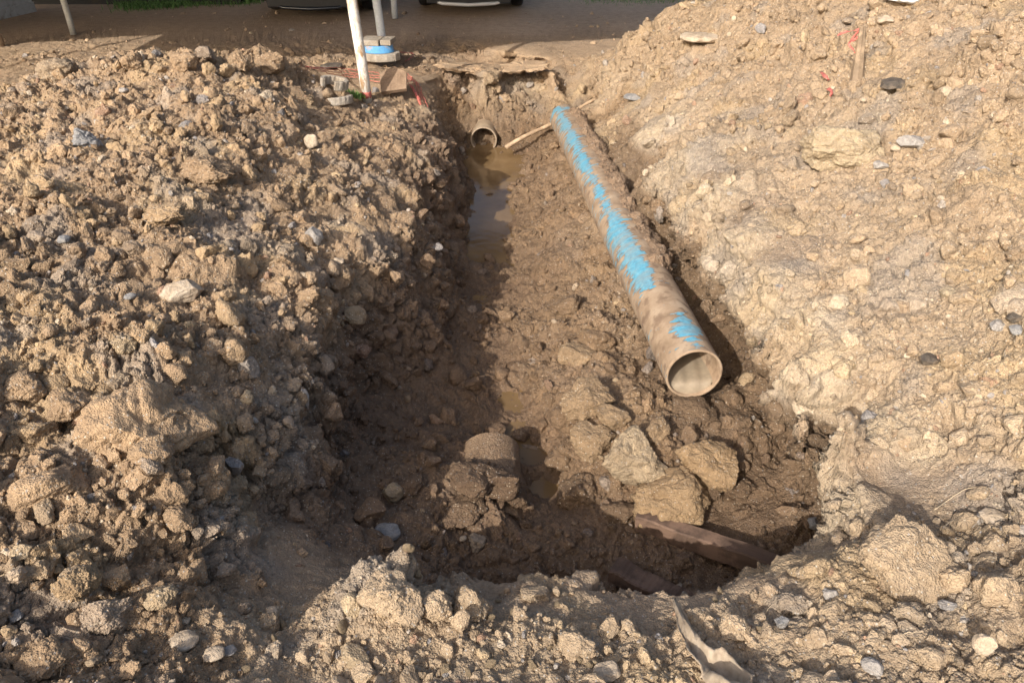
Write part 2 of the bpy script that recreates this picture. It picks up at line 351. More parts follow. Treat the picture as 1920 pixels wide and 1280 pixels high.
wrp = np.stack([perlin(np.c_[Q, np.zeros(len(Q))], 2.2, 5), perlin(np.c_[Q, np.zeros(len(Q))], 2.2, 55)], 1)*0.12
for i in range(0, len(Q), 8000):
    d = np.linalg.norm(Q[i:i+8000, None]-pts[None, :, :2], axis=2)
    hz[i:i+8000] = phi(d) @ wts[:n_]+wts[n_]+Q[i:i+8000] @ wts[n_+1:]
    d = np.linalg.norm((Q+wrp)[i:i+8000, None]-pts[None, :, :2], axis=2)
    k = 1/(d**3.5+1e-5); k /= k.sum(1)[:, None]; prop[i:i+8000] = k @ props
edge = np.minimum(np.minimum(Q[:, 0]-GX0, GX1-Q[:, 0])/1.5, np.minimum(Q[:, 1]-GY0, GY1-Q[:, 1])/1.2).clip(0, 1)
hz *= edge; hz = hz.reshape(XX.shape); prop = prop.reshape(*XX.shape, 7)
FAR = np.array([(*CLS['K'][0], CLS['K'][1], CLS['K'][2], 1.0)])[0]
def sample(G, x, y):
    fx = np.clip((x-GX0)/GS, 0, len(gx)-1.001); fy = np.clip((y-GY0)/GS, 0, len(gy)-1.001)
    ix = fx.astype(int); iy = fy.astype(int); a = fx-ix; b = fy-iy
    if G.ndim == 3: a = a[:, None]; b = b[:, None]
    return (G[iy, ix]*(1-a)+G[iy, ix+1]*a)*(1-b)+(G[iy+1, ix]*(1-a)+G[iy+1, ix+1]*a)*b

def grade(lo, hi, n, off):                      # spacing grows with distance
    return np.exp(np.linspace(math.log(lo+off), math.log(hi+off), n))-off
ys = np.concatenate([np.linspace(-14, .3, 30)[:-1], grade(.3, 1.0, 70, 1.0)[:-1], grade(1.0, 10.5, 930, 1.0)[:-1], grade(10.5, 120, 130, 1.0)])
a1 = np.linspace(-.72, .72, 1080); side = np.linspace(.72, 4.0, 60)**1.0
aa = np.concatenate([-side[1:][::-1], a1, side[1:]])
YG, AG = np.meshgrid(ys, aa, indexing='ij'); XG = AG*(np.maximum(YG, 0)+1.0)
nr, ncol = XG.shape
x = XG.ravel().astype(np.float32); y = YG.ravel().astype(np.float32)
z = sample(hz, x, y).astype(np.float32); pr = sample(prop, x, y).astype(np.float32)
outside = ((x < GX0) | (x > GX1) | (y > GY1) | (y < GY0)); pr[outside, 3] = 0.05
# undercut of the right wall and a little of the left wall: lower earth lies further back than the rim
cut = sstep(.03, -.16, z)*sstep(.80, 1.0, x)*sstep(1.9, 2.2, y)*sstep(6.2, 5.0, y)
x = x+UNDER*cut
cutl = sstep(.0, -.35, z)*sstep(-.50, -.75, x)*sstep(2.2, 2.6, y)*sstep(7.0, 5.5, y)
x = x-0.10*cutl
cutb = sstep(-.01, -.09, z)*sstep(-.42, -.24, z)*sstep(-1.1, -.8, x)*sstep(.55, .3, x)*sstep(8.2, 8.5, y)*(.4+.6*sstep(-.2, .3, perlin(np.stack([x, y*0, y*0], 1), 2.6, 7)))
y = y+0.60*cutb
P = np.stack([x, y, z], 1).astype(np.float32)
G3 = P.reshape(nr, ncol, 3)                       # even out the mesh on steep faces
j0, j1 = 28, 1035
for _ in range(16):
    g_ = G3[j0-1:j1+1]
    G3[j0:j1, 1:-1] = .5*g_[1:-1, 1:-1]+.125*(g_[:-2, 1:-1]+g_[2:, 1:-1]+g_[1:-1, :-2]+g_[1:-1, 2:])
P = G3.reshape(-1, 3); x, y, z = P[:, 0].copy(), P[:, 1].copy(), P[:, 2].copy()
def normals(P):
    G = P.reshape(nr, ncol, 3); du = np.gradient(G, axis=1); dv = np.gradient(G, axis=0)
    n = np.cross(du, dv).reshape(-1, 3); return n/(np.linalg.norm(n, axis=1)[:, None]+1e-12)
Nn = normals(P); rough = pr[:, 3]; steep = 1-np.clip(Nn[:, 2], 0, 1)
near = sstep(9.5, 8.0, y) * (rough > .03)
sel = np.where((y > 0) & (y < 11) & (np.abs(x) < 9))[0]
Ps = P[sel]
disp = np.zeros(len(P), np.float32)
rs = rough[sel]
W3 = Ps+0.05*np.stack([perlin(Ps, 5, 1), perlin(Ps, 5, 31), perlin(Ps, 5, 61)], 1)
W4 = W3+0.035*np.stack([perlin(Ps, 17, 11), perlin(Ps, 17, 41), perlin(Ps, 17, 71)], 1)
zone = sstep(-.35, .35, perlin(Ps, 1.7, 33))          # crumbly areas and areas of fine earth
big = fbm(W3, 2.0, 3, .55, 3, billow=True)*0.095*rs**1.3
lump = fbm(W4, 6.5, 3, .6, 9, billow=True)*0.060*rs*(.45+.55*zone)
F1, F2, ID = worley(W4, 8.0, 4)
clod = (1-F1/0.8).clip(0, 1)**.8*(((ID*7) % 256)/255)**1.5*0.06*rs*(.3+.7*zone)
crack = -sstep(.035, .0, F2-F1)*0.02*rs*sstep(.0, .4, perlin(Ps, 1.9, 63))
F1b, F2b, IDb = worley(W4, 21.0, 14)
clod2 = (1-F1b/0.8).clip(0, 1)**.8*(((IDb*5) % 256)/255)**1.5*0.026*rs**.8*(.4+.6*zone)
sm = (np.abs(perlin(Ps, 26, 2))*2-.5)*0.009*rs**.7
fine = (fbm(Ps, 60, 2, .6, 5)*0.0065)*np.minimum(rs*1.6+.05, 1)
road = fbm(Ps, 1.3, 3, .5, 8)*0.025+fbm(Ps, 9, 3, .5, 8)*0.006
d = big+lump+clod+crack+clod2+sm+fine+road*pr[sel, 5]
# strata on the steep rock walls
st = steep[sel]; lay = perlin(np.stack([W3[:, 0]*1.5, W3[:, 1]*1.5, W3[:, 2]*9], 1), 1.6, 12)
Rk = W3*np.array([1, 1, 1.7], np.float32)
R1, R2, RI = worley(Rk+.08*np.stack([perlin(Ps, 9, 5), perlin(Ps, 9, 35), perlin(Ps, 9, 65)], 1), 4.2, 30)
S1, S2, SI = worley(Rk, 11.0, 50)
rocky = np.clip(sstep(.18, .5, st)+.22*pr[sel, 6], 0, 1)
d = d+rocky*((((RI*11) % 256)/255-.45)*.075*sstep(.0, .12, R2-R1)-.035*sstep(.07, 0, R2-R1)+(((SI*13) % 256)/255-.5)*.030*sstep(0, .15, S2-S1))
d = d+sstep(.25, .6, st)*(lay*0.012+fbm(W3, 6, 4, .55, 90, billow=True)*0.050)
disp[sel] = d
P = P+Nn*disp[:, None]
# relief must not rise out of the water
xs_, ys_, zs_ = P[:, 0], P[:, 1], P[:, 2]
Nn = normals(P)
F = (np.arange(nr-1)[:, None]*ncol+np.arange(ncol-1)[None, :]).ravel()
F = np.stack([F, F+1, F+ncol+1, F+ncol], 1)
ground = mesh_obj('ground', P, F, M_soil)
tag(ground, kind='structure')
tint = pr[:, :3].copy(); wet = pr[:, 4].copy()
# colour patches that belong to the earth: ochre seams, grey gravel pockets, damp bands low in the trench
oc = np.zeros(len(P), np.float32); gr = oc.copy(); big_n = oc.copy()
oc[sel] = sstep(.15, .5, perlin(Ps, 2.7, 44)); gr[sel] = sstep(.18, .5, perlin(Ps, 3.3, 77)); big_n[sel] = perlin(Ps, 1.1, 21)
dry = (1-np.clip(wet*2, 0, 1))*(1-pr[:, 5])
tint = tint*(1+0.16*big_n[:, None])
tint += (np.array([.40, .29, .16])-tint)*(0.35*oc*dry)[:, None]
tint += (np.array([.25, .22, .19])-tint)*(0.45*gr*dry)[:, None]
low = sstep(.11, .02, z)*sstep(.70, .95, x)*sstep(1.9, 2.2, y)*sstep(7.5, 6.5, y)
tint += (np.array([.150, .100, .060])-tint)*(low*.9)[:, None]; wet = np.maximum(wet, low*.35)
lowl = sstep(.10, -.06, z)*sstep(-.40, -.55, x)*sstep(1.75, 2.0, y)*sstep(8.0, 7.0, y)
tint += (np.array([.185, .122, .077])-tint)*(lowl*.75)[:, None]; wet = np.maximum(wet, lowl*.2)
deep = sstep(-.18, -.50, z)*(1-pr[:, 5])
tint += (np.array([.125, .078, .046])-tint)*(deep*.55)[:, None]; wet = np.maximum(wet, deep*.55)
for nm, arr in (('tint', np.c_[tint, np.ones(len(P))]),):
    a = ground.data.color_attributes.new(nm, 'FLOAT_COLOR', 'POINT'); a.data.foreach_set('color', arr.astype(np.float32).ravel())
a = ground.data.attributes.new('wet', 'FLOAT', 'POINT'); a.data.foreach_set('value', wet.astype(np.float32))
P_SURF, N_SURF, TINT = P, Nn, tint

# seen surface per pixel cell, to stand things on the ground the photograph shows
def pix(P):
    dx, dy, dz = P[:, 0], P[:, 1], P[:, 2]-H
    zc = dy*CP-dz*SP; yc = -(dz*CP+dy*SP)
    zc = np.where(zc < .05, .05, zc)
    return 960+FOC*dx/zc, 640+FOC*yc/zc, zc
PX, PY, ZC = pix(P_SURF)
CELL = 8; cw, ch = 1920//CELL, 1280//CELL
okm = (PX >= 0) & (PX < 1920) & (PY >= 0) & (PY < 1280) & (P_SURF[:, 1] > .2)
idx = np.where(okm)[0]; cid = (PY[idx]//CELL).astype(int)*cw+(PX[idx]//CELL).astype(int)
order = np.lexsort((ZC[idx], cid)); idx = idx[order]; cid = cid[order]
first = np.unique(cid, return_index=True)
front = np.full(cw*ch, -1); front[first[0]] = idx[first[1]]
ZF = np.full(cw*ch, 99.0); ZF[first[0]] = ZC[idx[first[1]]]
visible = np.zeros(len(P_SURF), bool)
vi = np.where(okm)[0]; c_ = (PY[vi]//CELL).astype(int)*cw+(PX[vi]//CELL).astype(int)
visible[vi] = ZC[vi] < ZF[c_]*1.035+.03
def hit(px, py):
    cx = int(min(max(px, 0), 1919)//CELL); cy = int(min(max(py, 0), 1279)//CELL)
    i = front[cy*cw+cx]
    if i < 0: return at(px, py, 0), Vector((0, 0, 1))
    return at(px, py, t=float(ZC[i])), Vector([float(v) for v in N_SURF[i]])

# ---------------------------------------------------------------- water
def water_mat():
    m, t, p = new_mat('muddy_water')
    co = N(t, 'ShaderNodeNewGeometry').outputs['Position']
    n = noise(t, co, 3, 3, .5)
    t.links.new(ramp(t, n, [(.3, (.13, .080, .036)), (.7, (.21, .135, .066))]), p.inputs['Base Color'])
    p.inputs['Roughness'].default_value = 0.10; p.inputs['IOR'].default_value = 1.33; p.inputs['Specular IOR Level'].default_value = .35
    t.links.new(bump(t, noise(t, co, 14, 2, .5), 0.0035, 0.5), p.inputs['Normal'])
    return m
WZ = -.655
pl = [(-.75,8.3),(.35,8.3),(.35,6),(.3,4.5),(.35,3.2),(.4,2.6),(.1,2.5),(-.3,2.9),(-.8,3.2),(-.8,5)]
wt = mesh_obj('water', [(a, b, WZ) for a, b in pl], [list(range(len(pl)))[::-1]], water_mat(), smooth=False); tag(wt, kind='structure')
wt.data.flip_normals() if wt.data.polygons[0].normal.z < 0 else None

# ---------------------------------------------------------------- rocks and clods
_ico = {}
def ico(n):
    if n not in _ico:
        bm = bmesh.new(); bmesh.ops.create_icosphere(bm, subdivisions=n, radius=1)
        V = np.array([v.co[:] for v in bm.verts], np.float32); Fi = np.array([[v.index for v in f.verts] for f in bm.faces], np.int32)
        bm.free(); _ico[n] = (V, Fi)
    return _ico[n]
def rock_shape(n, seed, kind='clod'):
    """kind: clod (crumbly), stone (faceted), pebble (smooth), slab (flat faceted)"""
    V, Fi = ico(n); V = V.copy(); r = np.random.default_rng(seed)
    off = float(r.uniform(0, 60))
    if kind in ('stone', 'slab', 'clod', 'boulder'):
        V = V*r.uniform(.78, 1.25, 3).astype(np.float32)
        m = {'stone': 11, 'slab': 9, 'clod': 8, 'boulder': 13}[kind]
        for _ in range(m):
            d = r.normal(size=3).astype(np.float32); d /= np.linalg.norm(d); k = r.uniform(.42 if kind in ('boulder', 'clod') else .52, .84)
            q = V @ d; V -= np.outer(np.maximum(q-k, 0)*(.97 if kind in ('stone', 'slab') else .8), d)
    dirs = V/np.linalg.norm(V, axis=1)[:, None]
    if kind == 'boulder':
        V += dirs*(fbm(V, 1.3, 2, .5, off)*.24+fbm(V, 3.2, 3, .55, off+9)*.13-sstep(.10, .0, np.abs(perlin(V, 1.7, off+3)))*.05)[:, None]
        V += dirs*(fbm(V, 11, 3, .65, off+19)*.045)[:, None]; sc = r.uniform((.85, .8, .65), (1.15, 1.05, .95))
    elif kind == 'clod':
        V += dirs*(fbm(V, 1.5, 2, .5, off)*.30)[:, None]
        if n >= 3: V += dirs*(fbm(V, 3.3, 3, .6, off+9, billow=True)*.17)[:, None]
        if n >= 4: V += dirs*(fbm(V, 11, 3, .6, off+19)*.07)[:, None]
        sc = r.uniform((.8, .75, .6), (1.2, 1.1, .95))
    elif kind == 'pebble':
        V += dirs*(fbm(V, 1.1, 2, .5, off)*.22)[:, None]; sc = r.uniform((.9, .6, .4), (1.3, .95, .75))
    elif kind == 'stone':
        V += dirs*(fbm(V, 1.4, 3, .5, off)*.22)[:, None]; sc = r.uniform((.85, .7, .55), (1.25, 1.0, .9))
    else:
        V += dirs*(fbm(V, 1.6, 3, .5, off)*.14)[:, None]; sc = np.array([1.2, .8, .42])
    return (V*sc.astype(np.float32)).astype(np.float32), Fi
def rand_rot(r, flat=False):
    if flat:
        a = r.uniform(0, 2*PI, 1)[0]; return np.array(Euler((r.normal()*.25, r.normal()*.25, a)).to_matrix())
    return np.array(Euler(tuple(r.uniform(0, 2*PI, 3))).to_matrix())

# -- loose crumbs, clods and gravel past counting: one mesh
def scatter_stuff():
    LOD = {1: [rock_shape(1, 100+i, 'stone') for i in range(8)],
           2: [rock_shape(2, 200+i, 'clod' if i % 3 else 'pebble') for i in range(14)],
           3: [rock_shape(3, 300+i, 'clod' if i % 4 else 'stone') for i in range(16)]}
    r = np.random.default_rng(11)
    cand = np.where(okm & visible)[0]
    zn = perlin(P_SURF[cand], 2.6, 91); zn2 = perlin(P_SURF[cand], 7.0, 19)
    rg = pr[cand, 3]
    dens = np.interp(rg, [0.0, .06, .07, .16, .42, .5, .55, .62, .95, 1.0], [0.0, .0004, .01, .10, .30, 1.3, .35, .85, 1.0, 1.0])
    dens = dens*(.30+.9*sstep(-.35, .4, zn)+.35*sstep(0, .5, zn2))
    # the mesh is denser in pixels in some places: weight by the pixel area of its quads
    area = np.abs(np.gradient(PX.reshape(nr, ncol), axis=1)*np.gradient(PY.reshape(nr, ncol), axis=0)).ravel()[cand].clip(.02, 30)
    wgt = dens*area; wgt /= wgt.sum()
    NT = 84000
    pick = r.choice(cand, NT, p=wgt)
    rpx = 1.45*(1-r.random(NT))**(-1/2.2); rpx = np.minimum(rpx, 26)
    rad = np.minimum(rpx*ZC[pick]/FOC, .062)
    # outside the frame, coarser
    rest = np.where(~okm & (P_SURF[:, 1] > .3) & (P_SURF[:, 1] < 9) & (np.abs(P_SURF[:, 0]) < 6))[0]
    p2 = r.choice(rest, 3500); q2 = .012*(1-r.random(3500))**(-.5)
    keep = pr[p2, 3] > .3; p2 = p2[keep]; q2 = np.minimum(q2[keep], .05)
    pick = np.concatenate([pick, p2]); rad = np.concatenate([rad, q2]); rpx = np.concatenate([rpx, np.full(len(p2), 5.0)])
    VV, FF, TT, WW = [], [], [], []; base = 0
    pal = np.array([[.38,.34,.30],[.27,.26,.26],[.56,.46,.34],[.45,.34,.21],[.34,.21,.14]])
    for lod, lo, hi in ((1, 0, 4.0), (2, 4.0, 8.5), (3, 8.5, 99)):
        ids = np.where((rpx >= lo) & (rpx < hi))[0]
        shp = LOD[lod]; which = r.integers(0, len(shp), len(ids))
        for k in range(len(shp)):
            ii = ids[which == k]
            if not len(ii): continue
            V0, F0 = shp[k]; n = len(ii)
            q = r.normal(size=(n, 4)); q /= np.linalg.norm(q, axis=1)[:, None]
            a, b, c, d_ = q.T
            Rm = np.stack([1-2*(c*c+d_*d_), 2*(b*c-a*d_), 2*(b*d_+a*c), 2*(b*c+a*d_), 1-2*(b*b+d_*d_), 2*(c*d_-a*b),
                           2*(b*d_-a*c), 2*(c*d_+a*b), 1-2*(b*b+c*c)], 1).reshape(n, 3, 3)
            pos = P_SURF[pick[ii]]+N_SURF[pick[ii]]*(rad[ii]*r.uniform(-.45, .35, n))[:, None]
            V = np.einsum('nij,vj->nvi', Rm, V0)*rad[ii][:, None, None]+pos[:, None]
            VV.append(V.reshape(-1, 3).astype(np.float32))
            FF.append((F0[None]+(base+np.arange(n)*len(V0))[:, None, None]).reshape(-1, 3)); base += n*len(V0)
            t0 = TINT[pick[ii]]*r.uniform(.78, 1.28, n)[:, None]
            u = r.random(n); dryness = 1-np.clip(wet[pick[ii]]*1.4, 0, 1)
            col = pal[r.integers(0, 5, n)]*r.uniform(.75, 1.1, n)[:, None]
            m_ = ((u < .11)*(.25+.75*dryness))[:, None]*.8
            t0 = t0*(1-m_)+col*m_
            TT.append(np.repeat(t0, len(V0), 0)); WW.append(np.repeat(wet[pick[ii]]*.8, len(V0)))
    o = mesh_obj('loose_crumbs', np.concatenate(VV), np.concatenate(FF), M_soil, smooth=False)
    T = np.concatenate(TT)
    a = o.data.color_attributes.new('tint', 'FLOAT_COLOR', 'POINT'); a.data.foreach_set('color', np.c_[T, np.ones(len(T))].astype(np.float32).ravel())
    a = o.data.attributes.new('wet', 'FLOAT', 'POINT'); a.data.foreach_set('value', np.concatenate(WW).astype(np.float32))
    tag(o, 'crumbled earth, small clods and gravel strewn over the heaps and the pit', 'gravel', kind='stuff')
scatter_stuff()

def soilize(o, tn, w_):
    n = len(o.data.vertices)
    a = o.data.color_attributes.new('tint', 'FLOAT_COLOR', 'POINT'); a.data.foreach_set('color', np.tile(np.array([*tn, 1.0], np.float32), n))
    a = o.data.attributes.new('wet', 'FLOAT', 'POINT'); a.data.foreach_set('value', np.full(n, w_, np.float32))
def rock(name, px, py, wpx, hpx, mat, label, cat, kind='clod', n=5, seed=None, sink=.3, yaw=None, t=None, group=None, depth=.85, tilt=(0, 0)):
    """one stone or clod where the photograph shows it: seen width and height in pixels"""
    seed = seed if seed is not None else int(px*7+py*13)
    p, nn = hit(px, py+hpx*.25) if t is None else (at(px, py, t=t), Vector((0, 0, 1)))
    dep = p.y*CP-(p.z-H)*SP
    V, Fi = rock_shape(n, seed, kind)
    if yaw is None: yaw = np.random.default_rng(seed).uniform(-.5, .5)
    V = V @ np.array(Euler((tilt[0], tilt[1], yaw)).to_matrix()).T
    ext = V.max(0)-V.min(0); V = V-(V.max(0)+V.min(0))/2
    W = wpx*dep/FOC; Hh = hpx*dep/FOC
    # seen height mixes depth and height of the body
    hz_ = Hh*.80; V = V/ext*np.array([W, W*depth if depth < 2 else W, hz_])
    c = p+Vector((0, 0, hz_*(.5-sink)))
    soil = {'tan_clod': 1.10, 'brown_clod': .95, 'damp_clod': .85, 'muddy_ochre_rock': 1, 'ochre_rock': 1}.get(mat.name)
    o = mesh_obj(name, V.astype(np.float32), Fi, M_soil if soil else mat, smooth=(kind != 'stone' or n > 3), loc=c)
    if soil:
        i = front[int(min(py, 1279)//CELL)*cw+int(min(px, 1919)//CELL)]; soilize(o, (np.array(CLS['L' if px < 620 else 'N'][0])*soil if name == 'soil_block' and mat is not M_dark else TINT[i]*soil) if 'ochre' not in mat.name else np.array(([.27, .182, .100] if px > 1200 and wpx > 100 else [.25, .172, .100]) if 'muddy' in mat.name else ([.33, .25, .16] if px < 1400 else [.37, .29, .19])), float(wet[i])*.6)
    tag(o, label, cat, group); return o

